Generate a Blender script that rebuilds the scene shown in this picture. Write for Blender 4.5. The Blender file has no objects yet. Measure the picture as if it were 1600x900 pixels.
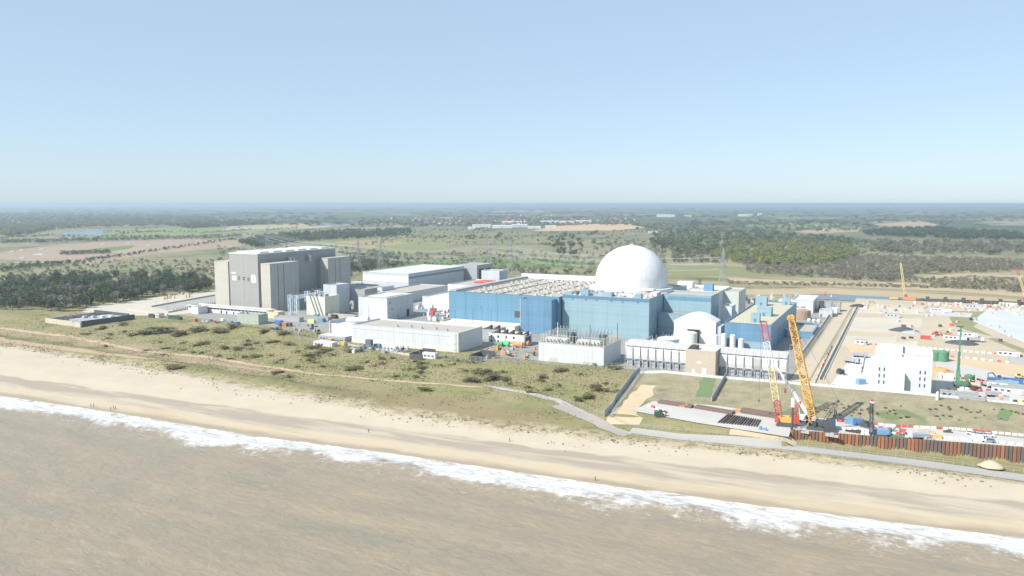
import bpy, math, random
from mathutils import Vector, Matrix, noise as mnoise
rnd = random.Random(11)
SC = bpy.context.scene
COL = SC.collection
rad = math.radians
# ------------------------------------------------------------------ camera, sky, sun, exposure
# Site frame: X runs along the coast (to the right), Y runs inland, Z up. The drone hovers 100 m over the sea.
YAW = rad(26.4); FPX = 1244.0; CAMH = 100.0; PITCH = math.atan(132/FPX)
cam = bpy.data.cameras.new('camera'); cam.sensor_width = 36; cam.lens = 36*FPX/1600
cam.clip_start = 1; cam.clip_end = 300000
camo = bpy.data.objects.new('camera', cam); COL.objects.link(camo)
camo.location = (0, 0, CAMH); camo.rotation_euler = (math.pi/2-PITCH, 0, YAW)
SC.camera = camo
SUN_EL = rad(42); sun_h = Vector((-.55, -.83)).normalized()
w = bpy.data.worlds.new('World'); SC.world = w; w.use_nodes = True
wn = w.node_tree.nodes; wl = w.node_tree.links
sk = wn.new('ShaderNodeTexSky'); sk.sky_type = 'NISHITA'; sk.sun_disc = False
sk.sun_elevation = SUN_EL; sk.sun_rotation = math.atan2(sun_h.x, sun_h.y)
sk.altitude = 50; sk.air_density = .8; sk.dust_density = .55; sk.ozone_density = 1.4
bg = wn['Background']; bg.inputs['Strength'].default_value = 0.105
veil = wn.new('ShaderNodeMix'); veil.data_type = 'RGBA'; veil.inputs[0].default_value = .62     # thin high haze, the same all over the sky
veil.inputs[7].default_value = (3.5, 4.62, 5.62, 1); wl.new(sk.outputs['Color'], veil.inputs[6]); wl.new(veil.outputs[2], bg.inputs['Color'])
sl = bpy.data.lights.new('sun', 'SUN'); sl.energy = 4.3; sl.angle = rad(.53); sl.color = (1, .955, .89)
so = bpy.data.objects.new('sun', sl); COL.objects.link(so)
d = Vector((sun_h.x*math.cos(SUN_EL), sun_h.y*math.cos(SUN_EL), math.sin(SUN_EL)))
so.rotation_euler = d.to_track_quat('Z', 'Y').to_euler(); so.location = (-100, -150, 400)
SC.view_settings.view_transform = 'Standard'; SC.view_settings.look = 'None'
SC.view_settings.exposure = 0.65; SC.view_settings.gamma = 1.0; SC.view_settings.use_curve_mapping = False
cy = SC.cycles
cy.use_denoising = True; cy.max_bounces = 5; cy.diffuse_bounces = 3; cy.glossy_bounces = 2
cy.transparent_max_bounces = 8; cy.volume_bounces = 0; cy.sample_clamp_indirect = 6
# ------------------------------------------------------------------ survey: a pixel of the survey photo to a point of the site at height z
_ct, _st, _cy, _sy = math.cos(PITCH), math.sin(PITCH), math.cos(YAW), math.sin(YAW)
def spot(px, py, z=8.0):
    x = (px-800)/FPX; y = (450-py)/FPX
    r = (x, _ct+y*_st, -_st+y*_ct); k = (z-CAMH)/r[2]
    X, Y = r[0]*k, r[1]*k
    return (X*_cy-Y*_sy, X*_sy+Y*_cy)
def spots(pts, z=8.0): return [spot(a, b, z) for a, b in pts]
# ------------------------------------------------------------------ mesh helpers
class MB:
    """collects faces of ONE mesh"""
    def __init__(s): s.v = []; s.f = []; s.m = []; s.mi = 0
    def add(s, vs, fs):
        n = len(s.v); s.v += [tuple(p) for p in vs]
        for f in fs: s.f.append(tuple(i+n for i in f)); s.m.append(s.mi)
        return s
    def box(s, x0, x1, y0, y1, z0, z1):
        return s.add([(x0,y0,z0),(x1,y0,z0),(x1,y1,z0),(x0,y1,z0),(x0,y0,z1),(x1,y0,z1),(x1,y1,z1),(x0,y1,z1)],
              [(3,2,1,0),(4,5,6,7),(0,1,5,4),(1,2,6,5),(2,3,7,6),(3,0,4,7)])
    def cbox(s, x, y, z, a, b, c): return s.box(x-a/2, x+a/2, y-b/2, y+b/2, z, z+c)
    def taper(s, x0, x1, y0, y1, z0, z1, i):
        return s.add([(x0,y0,z0),(x1,y0,z0),(x1,y1,z0),(x0,y1,z0),(x0+i,y0+i,z1),(x1-i,y0+i,z1),(x1-i,y1-i,z1),(x0+i,y1-i,z1)],
              [(3,2,1,0),(4,5,6,7),(0,1,5,4),(1,2,6,5),(2,3,7,6),(3,0,4,7)])
    def bar(s, p, q, w, h=None, up=(0,0,1)):
        p = Vector(p); q = Vector(q); d = (q-p).normalized(); up = Vector(up)
        if abs(d.dot(up)) > .98: up = Vector((1,0,0))
        a = d.cross(up).normalized()*w/2; b = a.cross(d).normalized()*(h or w)/2
        vs = [p-a-b, p+a-b, p+a+b, p-a+b, q-a-b, q+a-b, q+a+b, q-a+b]
        return s.add(vs, [(3,2,1,0),(4,5,6,7),(0,1,5,4),(1,2,6,5),(2,3,7,6),(3,0,4,7)])
    def tube(s, p, q, r0, r1=None, n=8, cap=True):
        p = Vector(p); q = Vector(q); r1 = r0 if r1 is None else r1
        d = (q-p).normalized(); up = Vector((0,0,1)) if abs(d.z) < .95 else Vector((1,0,0))
        a = d.cross(up).normalized(); b = a.cross(d)
        vs = []
        for c, r in ((p, r0), (q, r1)):
            for i in range(n):
                t = 2*math.pi*i/n; vs.append(c+a*(r*math.cos(t))+b*(r*math.sin(t)))
        fs = [(i+n, (i+1) % n+n, (i+1) % n, i) for i in range(n)]
        if cap: fs += [tuple(range(n)), tuple(range(2*n-1, n-1, -1))]
        return s.add(vs, fs)
    def lathe(s, prof, n=24, c=(0,0,0)):
        vs = []; fs = []
        for r, z in prof:
            for i in range(n):
                t = 2*math.pi*i/n; vs.append((c[0]+r*math.cos(t), c[1]+r*math.sin(t), c[2]+z))
        for j in range(len(prof)-1):
            for i in range(n):
                k = (i+1) % n; fs.append((j*n+i, j*n+k, (j+1)*n+k, (j+1)*n+i))
        fs.append(tuple(range((len(prof)-1)*n, len(prof)*n)))
        return s.add(vs, fs)
    def prism(s, poly, z0, z1):
        n = len(poly)
        A = sum(poly[i][0]*poly[(i+1)%n][1]-poly[(i+1)%n][0]*poly[i][1] for i in range(n))
        if A < 0: poly = poly[::-1]
        vs = [(x, y, z0) for x, y in poly]+[(x, y, z1) for x, y in poly]
        return s.add(vs, [tuple(range(n-1,-1,-1)), tuple(range(n, 2*n))]+[(i, (i+1)%n, (i+1)%n+n, i+n) for i in range(n)])
    def xprism(s, prof, x0, x1):
        """a (y,z) profile extruded along x"""
        n = len(prof)
        vs = [(x0, y, z) for y, z in prof]+[(x1, y, z) for y, z in prof]
        return s.add(vs, [tuple(range(n)), tuple(range(2*n-1, n-1, -1))]+[(i+n, (i+1)%n+n, (i+1)%n, i) for i in range(n)])
    def build(s, name, mat, parent=None, loc=(0,0,0), rz=0, smooth=False):
        return link(name, s.mesh(name, mat, smooth), parent, loc, rz)
    def mesh(s, name, mat, smooth=False):
        me = bpy.data.meshes.new(name); me.from_pydata(s.v, [], s.f)
        for m in (mat if isinstance(mat, (list, tuple)) else [mat]): me.materials.append(m)
        if isinstance(mat, (list, tuple)): me.polygons.foreach_set('material_index', s.m)
        if smooth: me.polygons.foreach_set('use_smooth', [True]*len(s.f))
        me.update(); return me
def link(name, me, parent=None, loc=(0,0,0), rz=0):
    o = bpy.data.objects.new(name, me); COL.objects.link(o); o.location = loc; o.rotation_euler.z = rz
    if parent is not None: o.parent = parent
    return o
def tag(o, label=None, cat=None, group=None, kind=None):
    if label: o['label'] = label
    if cat: o['category'] = cat
    if group: o['group'] = group
    if kind: o['kind'] = kind
    return o
def thing(name, label, cat, loc=(0,0,0), rz=0, group=None):
    o = bpy.data.objects.new(name, None); COL.objects.link(o); o.empty_display_size = .1
    o.location = loc; o.rotation_euler.z = rz
    return tag(o, label, cat, group)
def copy_tree(o, loc=None, rz=None, label=None, group=None, parent=None, scale=None):
    c = o.copy(); COL.objects.link(c)
    if parent is not None: c.parent = parent
    if loc is not None: c.location = loc
    if rz is not None: c.rotation_euler.z = rz
    if scale is not None: c.scale = scale if hasattr(scale, '__len__') else (scale,)*3
    if label: c['label'] = label
    if group: c['group'] = group
    for ch in list(o.children): copy_tree(ch, parent=c)
    return c
# ------------------------------------------------------------------ materials
MATS = {}
class NT:
    def __init__(s, name):
        s.m = bpy.data.materials.new(name); s.m.use_nodes = True; s.nt = s.m.node_tree
        s.bsdf = s.nt.nodes['Principled BSDF']; s.L = s.nt.links.new
        s.bsdf.inputs['Specular IOR Level'].default_value = .3
    def n(s, t, **k):
        x = s.nt.nodes.new('ShaderNode'+t)
        for a, b in k.items(): setattr(x, a, b)
        return x
    def put(s, sock, v):
        if isinstance(v, bpy.types.NodeSocket): s.L(v, sock)
        else:
            if hasattr(v, '__len__') and len(v) == 3 and sock.type == 'RGBA': v = (*v, 1)
            sock.default_value = v
    def co(s, scale=(1,1,1), kind='Object', rot=0):
        t = s.n('TexCoord'); mp = s.n('Mapping'); s.L(t.outputs[kind], mp.inputs[0]); mp.inputs['Scale'].default_value = scale; mp.inputs['Rotation'].default_value = (0,0,rot)
        return mp.outputs[0]
    def noise(s, scale, vec=None, detail=4, rough=.55, dist=0):
        x = s.n('TexNoise'); s.put(x.inputs['Scale'], scale); x.inputs['Detail'].default_value = detail
        x.inputs['Roughness'].default_value = rough; x.inputs['Distortion'].default_value = dist
        if vec is not None: s.L(vec, x.inputs['Vector'])
        return x.outputs['Fac']
    def math(s, op, a, b=0, c=0, clamp=False):
        x = s.n('Math', operation=op, use_clamp=clamp)
        for i, v in enumerate((a, b, c)): s.put(x.inputs[i], v)
        return x.outputs[0]
    def rng(s, v, a, b, c=0, d=1, smooth=False):
        x = s.n('MapRange'); x.interpolation_type = 'SMOOTHSTEP' if smooth else 'LINEAR'
        for i, q in enumerate((v, a, b, c, d)): s.put(x.inputs[i], q)
        return x.outputs[0]
    def mix(s, f, a, b, op='MIX'):
        x = s.n('Mix', data_type='RGBA', blend_type=op); s.put(x.inputs[0], f); s.put(x.inputs[6], a); s.put(x.inputs[7], b)
        return x.outputs[2]
    def ramp(s, f, stops):
        x = s.n('ValToRGB'); e = x.color_ramp.elements
        while len(e) < len(stops): e.new(.5)
        for q, (p, c) in zip(e, stops): q.position = p; q.color = (*c, 1)
        s.L(f, x.inputs[0]); return x.outputs[0]
    def attr(s, name): return s.n('Attribute', attribute_name=name).outputs['Fac']
    def bump(s, h, strength=.3, dist=.1):
        x = s.n('Bump'); x.inputs['Strength'].default_value = strength; x.inputs['Distance'].default_value = dist
        s.L(h, x.inputs['Height']); s.L(x.outputs[0], s.bsdf.inputs['Normal'])
    def done(s, col, rough=.8, metal=0):
        s.put(s.bsdf.inputs['Base Color'], col); s.put(s.bsdf.inputs['Roughness'], rough); s.bsdf.inputs['Metallic'].default_value = metal
        return s.m
def paint(name, c, var=.12, sc=.35, rough=.6, metal=0, streak=.0, rnd_obj=0, bands=None, fine=0):
    """painted / concrete / metal surface: blotches, vertical streaks, optional panel bands (axis, pitch, depth)"""
    if name in MATS: return MATS[name]
    s = NT(name); v = s.co()
    col = s.mix(s.noise(sc, v, 5), [x*(1-var) for x in c], [min(1, x*(1+var)) for x in c])
    if streak:
        f = s.noise(1.0, s.co((.55,.55,.03)), 3); f = s.rng(f, .5, .72, 0, streak)
        col = s.mix(f, col, [x*.45 for x in c])
    if fine:
        col = s.mix(s.rng(s.noise(3.0, v, 3), .35, .7, 0, fine), col, [x*.55 for x in c])
    if bands:
        for ax, pitch, amt in bands:
            sx = s.n('SeparateXYZ'); s.L(s.co(), sx.inputs[0])
            a = sx.outputs[ax]
            q = s.math('FRACT', s.math('DIVIDE', a, pitch))
            line = s.math('LESS_THAN', q, .12)
            idx = s.math('FLOOR', s.math('DIVIDE', a, pitch))
            wn_ = s.n('TexWhiteNoise', noise_dimensions='1D'); s.L(idx, wn_.inputs['W'])
            col = s.mix(s.math('MULTIPLY', wn_.outputs['Value'], amt), col, [min(1, x*1.35+.02) for x in c])
            col = s.mix(s.math('MULTIPLY', line, amt*.9), col, [x*.55 for x in c])
    if rnd_obj:
        oi = s.n('ObjectInfo'); h = s.n('HueSaturation'); h.inputs['Hue'].default_value = .5
        s.L(s.rng(oi.outputs['Random'], 0, 1, 1-rnd_obj, 1+rnd_obj), h.inputs['Value']); s.L(col, h.inputs['Color']); col = h.outputs[0]
    MATS[name] = s.done(col, rough, metal); return MATS[name]
# ------------------------------------------------------------------ terrain
def lerp(x, pts):
    if x <= pts[0][0]: return pts[0][1]
    for (a, b), (c, d_) in zip(pts, pts[1:]):
        if x <= c: return b+(d_-b)*(x-a)/(c-a)
    return pts[-1][1]
WL = [(-900,238),(-423,248),(-332,252),(-249,253),(-186,259),(-129,261),(-81,264),(-38,268),(1,271),(36,276),(120,284),(400,300)]
BT = [(-900,330),(-537,322),(-406,314),(-298,304),(-216,298),(-147,297),(-93,304),(-44,309),(0,314),(40,317),(150,325)]
def water_v(u): return lerp(u, WL)
def fbm(x, y, z=0.0):
    return mnoise.noise((x, y, z))+.5*mnoise.noise((x*2.1+5, y*2.1, z))+.25*mnoise.noise((x*4.3, y*4.3+7, z))
PL = [(-4000,-6),(150,-5),(240,-1.6),(256,-.5),(264,.35),(285,2.0),(303,3.6),(330,4.3),(350,5.2),(374,6.8),(392,8.3),(404,8.6),(416,8.0),(740,8.0),(830,4.6),(99000,4.6)]
PR = [(-4000,-6),(150,-5),(240,-1.6),(256,-.5),(264,.35),(285,2.0),(303,3.4),(318,3.9),(331,6.7),(364,6.85),(374,7.3),(410,10.4),(414,10.4),(421,8.0),(740,8.0),(830,4.6),(99000,4.6)]
# the retaining wall of sheet piles: its line on plan, top at 8 m
W0 = spot(1236, 671, 8.0); W1 = spot(1598, 698, 8.0)
WDIR = (Vector(W1)-Vector(W0)).normalized(); WN = Vector((-WDIR.y, WDIR.x))
W2 = tuple(Vector(W1)+WDIR*30)
def behind_wall(u, v): return (Vector((u, v))-Vector(W0)).dot(WN)
def ground_z(u, v):
    sh = (water_v(u)-262)*max(0, min(1, (335-v)/50)) if v > 200 else 0
    vv = v-sh
    t = max(0, min(1, (u+128)/16))
    z = lerp(vv, PL)*(1-t)+lerp(vv, PR)*t
    if u > W0[0]-1 and v > 316 and v < 372:
        b = behind_wall(u, v); tt = max(0, min(1, (u-W0[0]+1)/2))
        lo = 3.85-.028*max(0, u+40)*min(1, max(0, (v-316)/12))
        zz = lo if b < .1 else (6.8 if b > 1.3 else lo+(6.8-lo)*(b-.1)/1.2)
        if v > 364: zz = max(zz, z)
        z = z*(1-tt)+zz*tt
    # dune relief
    if 255 < v < 470 and u < -120:
        k = max(0, min(1, (v-318)/30))*max(0, min(1, (445-v)/25))*max(0, min(1, (-118-u)/12))
        dd = v-lerp(u, BT); z += max(0, min(1, (-230-u)/40))*1.5*math.exp(-((dd-17)/4.5)**2)*(.7+.5*fbm(u*.03, 1.5))
        z += k*(.55*fbm(u*.045, v*.06)+.2*fbm(u*.2, v*.2, 3))
    z += 4.4*math.exp(-((u+455)/55)**2-((v-422)/13)**2)+2.6*math.exp(-((u+390)/30)**2-((v-418)/8)**2)
    if 262 < v < 320: z += .12*fbm(u*.03, v*.15, 9)
    return z
def axis(a, b, st, far, g=1.22):
    x = [a+i*st for i in range(int((b-a)/st)+1)]
    s = st; y = x[-1]; up = []
    while y < far: s = min(s*g, far*.2); y += s; up.append(y)
    s = st; y = x[0]; dn = []
    while y > -far: s = min(s*g, far*.2); y -= s; dn.append(y)
    return dn[::-1]+x+up
def grid(name, us, vs, zf, mat, attrs, smooth=True):
    nu, nv = len(us), len(vs)
    verts = [(u, v, zf(u, v)) for v in vs for u in us]
    faces = [(j*nu+i, j*nu+i+1, (j+1)*nu+i+1, (j+1)*nu+i) for j in range(nv-1) for i in range(nu-1)]
    me = bpy.data.meshes.new(name); me.from_pydata(verts, [], faces); me.materials.append(mat)
    for an, fn in attrs.items():
        a = me.attributes.new(an, 'FLOAT', 'POINT'); a.data.foreach_set('value', [fn(u, v) for v in vs for u in us])
    if smooth: me.polygons.foreach_set('use_smooth', [True]*len(faces))
    me.update(); o = bpy.data.objects.new(name, me); COL.objects.link(o); return o
def m_ground():
    s = NT('dune and field'); P_ = s.co()
    dsh = s.attr('d_shore'); ddu = s.attr('d_dune')
    sx = s.n('SeparateXYZ'); s.L(P_, sx.inputs[0]); U, V = sx.outputs[0], sx.outputs[1]
    # dune grass
    n1 = s.noise(.03, P_, 6, .6); n2 = s.noise(.35, P_, 5, .65); n3 = s.noise(1.6, P_, 3)
    g = s.ramp(n1, [(.3,(.165,.165,.065)),(.45,(.225,.215,.092)),(.58,(.27,.23,.125)),(.68,(.205,.205,.08)),(.8,(.245,.20,.115))])
    g = s.mix(s.rng(n2, .5, .72, 0, .7), g, (.125,.125,.055)); g = s.mix(s.rng(n3, .52, .75, 0, .5), g, (.36,.30,.18))
    db_ = s.math('ADD', ddu, s.rng(s.noise(.05, P_, 4), .25, .75, -7, 7))
    br = s.math('MULTIPLY', s.math('MULTIPLY', s.rng(db_, 24, 29), s.rng(db_, 45, 38)), s.rng(U, -300, -345))
    g = s.mix(s.math('MULTIPLY', br, .8), g, (.315,.24,.155))
    br2 = s.math('MULTIPLY', s.math('MULTIPLY', s.rng(db_, 6, 10), s.rng(db_, 36, 26)), s.math('MULTIPLY', s.rng(U, -285, -250), s.rng(U, -128, -150)))
    g = s.mix(s.math('MULTIPLY', br2, .8), g, s.mix(s.noise(.12, P_, 4), (.20,.15,.075), (.30,.235,.14)))
    rdg = s.math('MULTIPLY', s.math('MULTIPLY', s.rng(db_, 11, 15), s.rng(db_, 25, 21)), s.rng(U, -215, -260))
    g = s.mix(s.math('MULTIPLY', rdg, s.rng(s.noise(.5, P_, 4, .7), .4, .62, .25, .85)), g, (.14,.14,.072))
    # bank on the right: dry tan with green strips
    bk = s.math('MULTIPLY', s.rng(U, -128, -118), s.rng(V, 358, 364)); bk = s.math('MULTIPLY', bk, s.rng(V, 424, 418))
    nb = s.noise(.12, P_, 5, .7)
    bcol = s.ramp(nb, [(.3,(.21,.195,.11)),(.5,(.29,.255,.165)),(.7,(.34,.30,.20))])
    bcol = s.mix(s.rng(s.noise(1.0, P_, 4, .7), .56, .68, 0, .7), bcol, (.085,.07,.035))
    gp = s.math('MULTIPLY', s.rng(s.noise(.035, s.co((1,.8,1)), 2), .56, .60), s.rng(V, 392, 386))
    bcol = s.mix(s.math('MULTIPLY', gp, .75), bcol, (.12,.17,.065))
    g = s.mix(bk, g, bcol)
    # heath, marsh and fields inland
    f1 = s.noise(.0045, P_, 6, .62); f2 = s.noise(.02, s.co((1,1.6,1)), 5, .65)
    far = s.ramp(f1, [(.32,(.12,.13,.06)),(.45,(.195,.20,.095)),(.55,(.27,.235,.15)),(.66,(.155,.18,.08)),(.78,(.22,.19,.11))])
    far = s.mix(s.rng(f2, .5, .68, 0, .7), far, (.075,.085,.04))
    far = s.mix(s.rng(s.noise(.11, P_, 4, .7), .55, .7, 0, .5), far, (.27,.23,.135))
    vor = s.n('TexVoronoi', feature='F1'); vor.inputs['Scale'].default_value = .0026; s.L(s.co((1,.55,1), rot=.5), vor.inputs['Vector'])
    vsep = s.n('SeparateColor'); s.L(vor.outputs['Color'], vsep.inputs[0])
    fld = s.ramp(vsep.outputs[0], [(.0,(.06,.085,.035)),(.25,(.11,.18,.05)),(.45,(.075,.10,.042)),(.6,(.26,.24,.11)),(.72,(.09,.13,.05)),(.86,(.34,.27,.18))])
    x = s.nt.nodes[-1] if False else None
    far2 = s.mix(s.rng(s.noise(.003, P_, 5, .7), .42, .54, 0, .88), fld, (.05,.068,.034))
    far = s.mix(s.rng(V, 1900, 3300), far, far2)
    # a marsh of reeds in long pale strips on the right
    mz = s.math('MULTIPLY', s.rng(U, -420, -250), s.rng(V, 1500, 1250))
    mst = s.noise(.012, s.co((.35,1.6,1)), 5, .6)
    far = s.mix(s.math('MULTIPLY', mz, s.rng(mst, .45, .56, 0, .85)), far, (.34,.285,.18))
    g = s.mix(s.rng(V, 560, 680), g, far)
    # beach
    wv = s.co((.018,.14,1)); b1 = s.noise(1.0, wv, 5, .6, .4); 
    de = s.math('ADD', dsh, s.rng(s.noise(.05, P_, 4), 0, 1, -4, 4))
    sand = s.mix(s.noise(.08, P_, 5), (.435,.372,.277), (.53,.468,.36))
    sand = s.mix(s.rng(s.noise(2.2, P_, 3), .55, .75, 0, .25), sand, (.34,.285,.22))
    band = s.math('MULTIPLY', s.rng(de, 8, 13, 0, 1, True), s.rng(de, 24.6, 22.6, 0, 1))
    wetf = s.math('MULTIPLY', band, s.rng(b1, .40, .55, .25, 1))
    dk = s.math('MULTIPLY', s.math('MULTIPLY', s.rng(de, 21.5, 23.2), s.rng(de, 25.4, 24.0)), s.rng(s.noise(.03, s.co((1,.3,1)), 3), .42, .55))
    sand = s.mix(s.math('MULTIPLY', dk, .55), sand, (.24,.195,.15))
    sand = s.mix(s.math('MULTIPLY', wetf, .8), sand, (.30,.252,.205))
    sand = s.mix(s.math('MULTIPLY', s.rng(b1, .52, .62), s.rng(de, 34, 6, 0, .55)), sand, (.33,.275,.215))
    sand = s.mix(s.rng(de, 4.5, .5, 0, .8), sand, (.30,.235,.155))
    sand = s.mix(s.math('MULTIPLY', s.rng(de, 1, 4), s.rng(de, 12, 7, 0, .5)), sand, (.46,.37,.25))
    # edge of the vegetation: sparse, clumped
    ed = s.math('ADD', ddu, s.rng(s.noise(.06, P_, 5, .7), 0, 1, -9, 9))
    ed = s.math('ADD', ed, s.rng(s.noise(.6, P_, 3), 0, 1, -9, 9))
    sm = s.rng(ed, -1.5, 3.5, 0, 1)
    trans = s.mix(s.rng(s.noise(.22, P_, 5, .7), .44, .62), (.42,.35,.235), (.215,.185,.095))
    g2 = s.mix(s.rng(db_, 6, 14), trans, g)
    col = s.mix(sm, sand, g2)
    s.bump(s.noise(1.2, P_, 4), .25, .25)
    return s.done(col, s.rng(de, 4, 0, .95, .42))
def m_sea():
    s = NT('murky sea'); P_ = s.co(); d_ = s.attr('d_shore')
    big = s.noise(.016, s.co((1,1.5,1), rot=.35), 6, .62, 2.2); mid = s.noise(.10, s.co((.8,2.4,1), rot=.5), 6, .66, 1.6); fine_ = s.noise(.5, s.co((.6,2.2,1), rot=.6), 4, .7, .8)
    col = s.mix(s.rng(big, .33, .67), (.25,.212,.155), (.315,.252,.168)); col = s.mix(s.rng(mid, .47, .66, 0, .4), col, (.37,.31,.225)); col = s.mix(s.rng(fine_, .54, .72, 0, .28), col, (.42,.36,.275)); col = s.mix(s.rng(fine_, .44, .30, 0, .2), col, (.19,.16,.115))
    # surf: lace of foam along the shore
    e0 = s.rng(s.noise(.016, P_, 3, .5), .3, .7, -7, 6); e1 = s.rng(s.noise(.05, P_, 5, .6, .5), .2, .8, -8, 8); e2 = s.rng(s.noise(.3, P_, 5, .7), .2, .8, -6, 6)
    dd = s.math('ADD', s.math('ADD', s.math('ADD', d_, e0), e1), e2)
    core = s.math('MULTIPLY', s.rng(dd, -18.5, -12.5), 1.0)
    lace = s.noise(.32, s.co((1,1.3,1), rot=-.3), 6, .7, 1.5)
    fr = s.math('MULTIPLY', s.rng(dd, -31, -13, 0, 1), s.rng(lace, .55, .68))
    hole = s.math('MULTIPLY', s.rng(s.noise(.09, s.co((.6,1.9,1)), 6, .72, 1.5), .50, .64), s.rng(s.math('ADD', d_, e2), -13, -3))
    foam = s.math('SUBTRACT', s.math('MAXIMUM', core, fr), s.math('MULTIPLY', hole, .9), 0, True)
    thin = s.rng(s.noise(.8, P_, 3), .3, .7, .8, 1)
    foam = s.math('MULTIPLY', foam, thin, 0, True)
    # a few whitecaps
    capn = s.noise(.05, s.co((1,2.2,1)), 3, .5); cap = s.math('MULTIPLY', s.rng(capn, .77, .82), s.rng(lace, .55, .65))
    foam = s.math('MAXIMUM', foam, cap)
    sw = s.noise(.03, s.co((.35,2.4,1), rot=-.02), 4, .55, .5); col = s.mix(s.math('MULTIPLY', s.rng(sw, .50, .66, 0, .35), 1.0), col, (.235,.205,.155))
    fc = s.mix(s.rng(s.noise(.35, s.co((.5,2,1), rot=-.15), 6, .72, 1.2), .36, .60), (.40,.415,.425), (.74,.745,.745))
    col = s.mix(foam, col, fc)
    h = s.math('ADD', s.noise(.22, s.co((1,1.9,1), rot=.55), 6, .62, .6), s.math('MULTIPLY', s.noise(.05, s.co((1,2.2,1), rot=.3), 3), 1.6))
    s.bump(h, .5, .8)
    s.bsdf.inputs['IOR'].default_value = 1.33; s.bsdf.inputs['Specular IOR Level'].default_value = .4
    return s.done(col, s.mix(foam, (.32,.32,.32), (.9,.9,.9)))
FAR = 70000
us = axis(-660, 110, 2.5, FAR); vs = axis(226, 470, 2.0, FAR, 1.16)
gro = grid('ground', us, vs, ground_z, m_ground(), {'d_shore': lambda u, v: max(-200, min(300, v-water_v(u))), 'd_dune': lambda u, v: max(-200, min(300, v-lerp(u, BT)))})
tag(gro, 'sandy beach rising through grassy dunes to flat fields and heath', 'ground', kind='structure')
def sea_z(u, v):
    if v < 60 or abs(u) > 800: return 0
    d_ = v-water_v(u)
    z = .28*math.sin(d_*.30+1.6*fbm(u*.012, v*.02))*max(0, min(1, -d_/10))*max(.25, 1+d_/110)
    dd = d_+4*fbm(u*.035, 0, 4)
    z += .75*math.exp(-((dd+13)/2.2)**2)*(.6+.5*fbm(u*.05, 3))
    z += .06*fbm(u*.5, v*.5)
    return z
us2 = axis(-640, 150, 2.5, FAR); vs2 = [x for x in axis(150, 292, 1.5, FAR) if x <= 300]
sea = grid('sea', us2, vs2, sea_z, m_sea(), {'d_shore': lambda u, v: max(-200, min(60, v-water_v(u)))})
tag(sea, 'murky brown sea breaking in white surf along the beach', 'sea', kind='structure')
# air: one closed box of thin haze round everything
hz = MB().box(-FAR*1.3, FAR*1.3, -FAR*1.3, FAR*1.3, -9, 104)
hm = bpy.data.materials.new('haze'); hm.use_nodes = True; nt = hm.node_tree; nt.nodes.remove(nt.nodes['Principled BSDF'])
pv = nt.nodes.new('ShaderNodeVolumePrincipled'); pv.inputs['Color'].default_value = (.75,.90,1,1); pv.inputs['Density'].default_value = 1.15e-4; pv.inputs['Anisotropy'].default_value = .25
nt.links.new(pv.outputs[0], nt.nodes['Material Output'].inputs['Volume'])
hazeo = hz.build('haze', hm); tag(hazeo, 'pale blue haze over the far countryside', 'haze', kind='stuff')
# ------------------------------------------------------------------ paints
BLUE = paint('blue cladding', (.13,.265,.37), .10, .06, .45, bands=[(2, 1.15, .18), (0, 13, .10)], streak=.28)
BLUE2 = paint('pale blue cladding', (.245,.355,.405), .07, .06, .45, bands=[(2, 1.3, .24), (0, 11, .10)], streak=.18)
BLUE3 = paint('mid blue cladding', (.125,.24,.355), .08, .08, .45, bands=[(0, 4.6, .3), (2, 3.2, .15)], streak=.25)
BLUED = paint('blue trim', (.105,.21,.31), .05, .3, .5)
WHITE = paint('white cladding', (.53,.55,.56), .06, .08, .45, bands=[(0, 2.4, .16), (2, 4, .10)], streak=.25)
WHITED = paint('white dome paint', (.68,.685,.68), .04, .05, .5, streak=.2)
PWHITE = paint('plain white paint', (.64,.65,.65), .07, .3, .5, streak=.22)
PALEG = paint('pale grey cladding', (.47,.50,.525), .06, .08, .5, bands=[(0, 1.5, .16)], streak=.25)
GREYG = paint('mid grey metal', (.36,.38,.40), .12, .2, .55, streak=.2)
CONC = paint('weathered concrete', (.42,.41,.375), .12, .10, .9, streak=.30, bands=[(2, 3.4, .10), (0, 6.5, .08)])
CONCW = paint('sunlit cream concrete', (.46,.438,.38), .10, .12, .9, streak=.25, bands=[(2, 3.4, .12)])  # lighter twin of the tower concrete, sunlit tone put into the colour
CONCD = paint('grey sheeted wall', (.325,.322,.305), .06, .05, .8, streak=.12, bands=[(0, 5.5, .05), (2, 5, .06)])
CONCL = paint('pale concrete', (.52,.48,.40), .12, .08, .9, fine=.25)
ROOFT = paint('beige roof felt', (.43,.40,.35), .14, .09, .9, fine=.2)
ROOFG = paint('grey roof felt', (.36,.355,.33), .14, .08, .9, fine=.25)
ROOFW = paint('pale roof sheet', (.58,.57,.54), .07, .08, .8, fine=.12)
CREAM = paint('cream vent paint', (.47,.45,.41), .2, .5, .7, rnd_obj=.25)
BRICKT = paint('buff brick', (.47,.41,.32), .08, .5, .9, bands=[(2, .6, .12)])
DARK = paint('dark opening', (.03,.035,.045), .2, .5, .4)
GLASS = paint('dark window glass', (.05,.065,.08), .2, .5, .12)
DBROWN = paint('dark brown metal', (.075,.055,.045), .25, .5, .6)
RED = paint('red paint', (.50,.09,.075), .15, .6, .5, rnd_obj=.15)
ORANGE = paint('orange paint', (.60,.28,.12), .15, .6, .5, rnd_obj=.12)
YELLOW = paint('yellow crane paint', (.68,.40,.10), .12, .3, .45)
PYEL = paint('pale yellow paint', (.66,.55,.28), .12, .3, .5)
GREEN = paint('green paint', (.11,.25,.15), .2, .6, .5, rnd_obj=.15)
SBLUE = paint('strong blue paint', (.08,.17,.36), .2, .6, .5, rnd_obj=.15)
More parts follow.
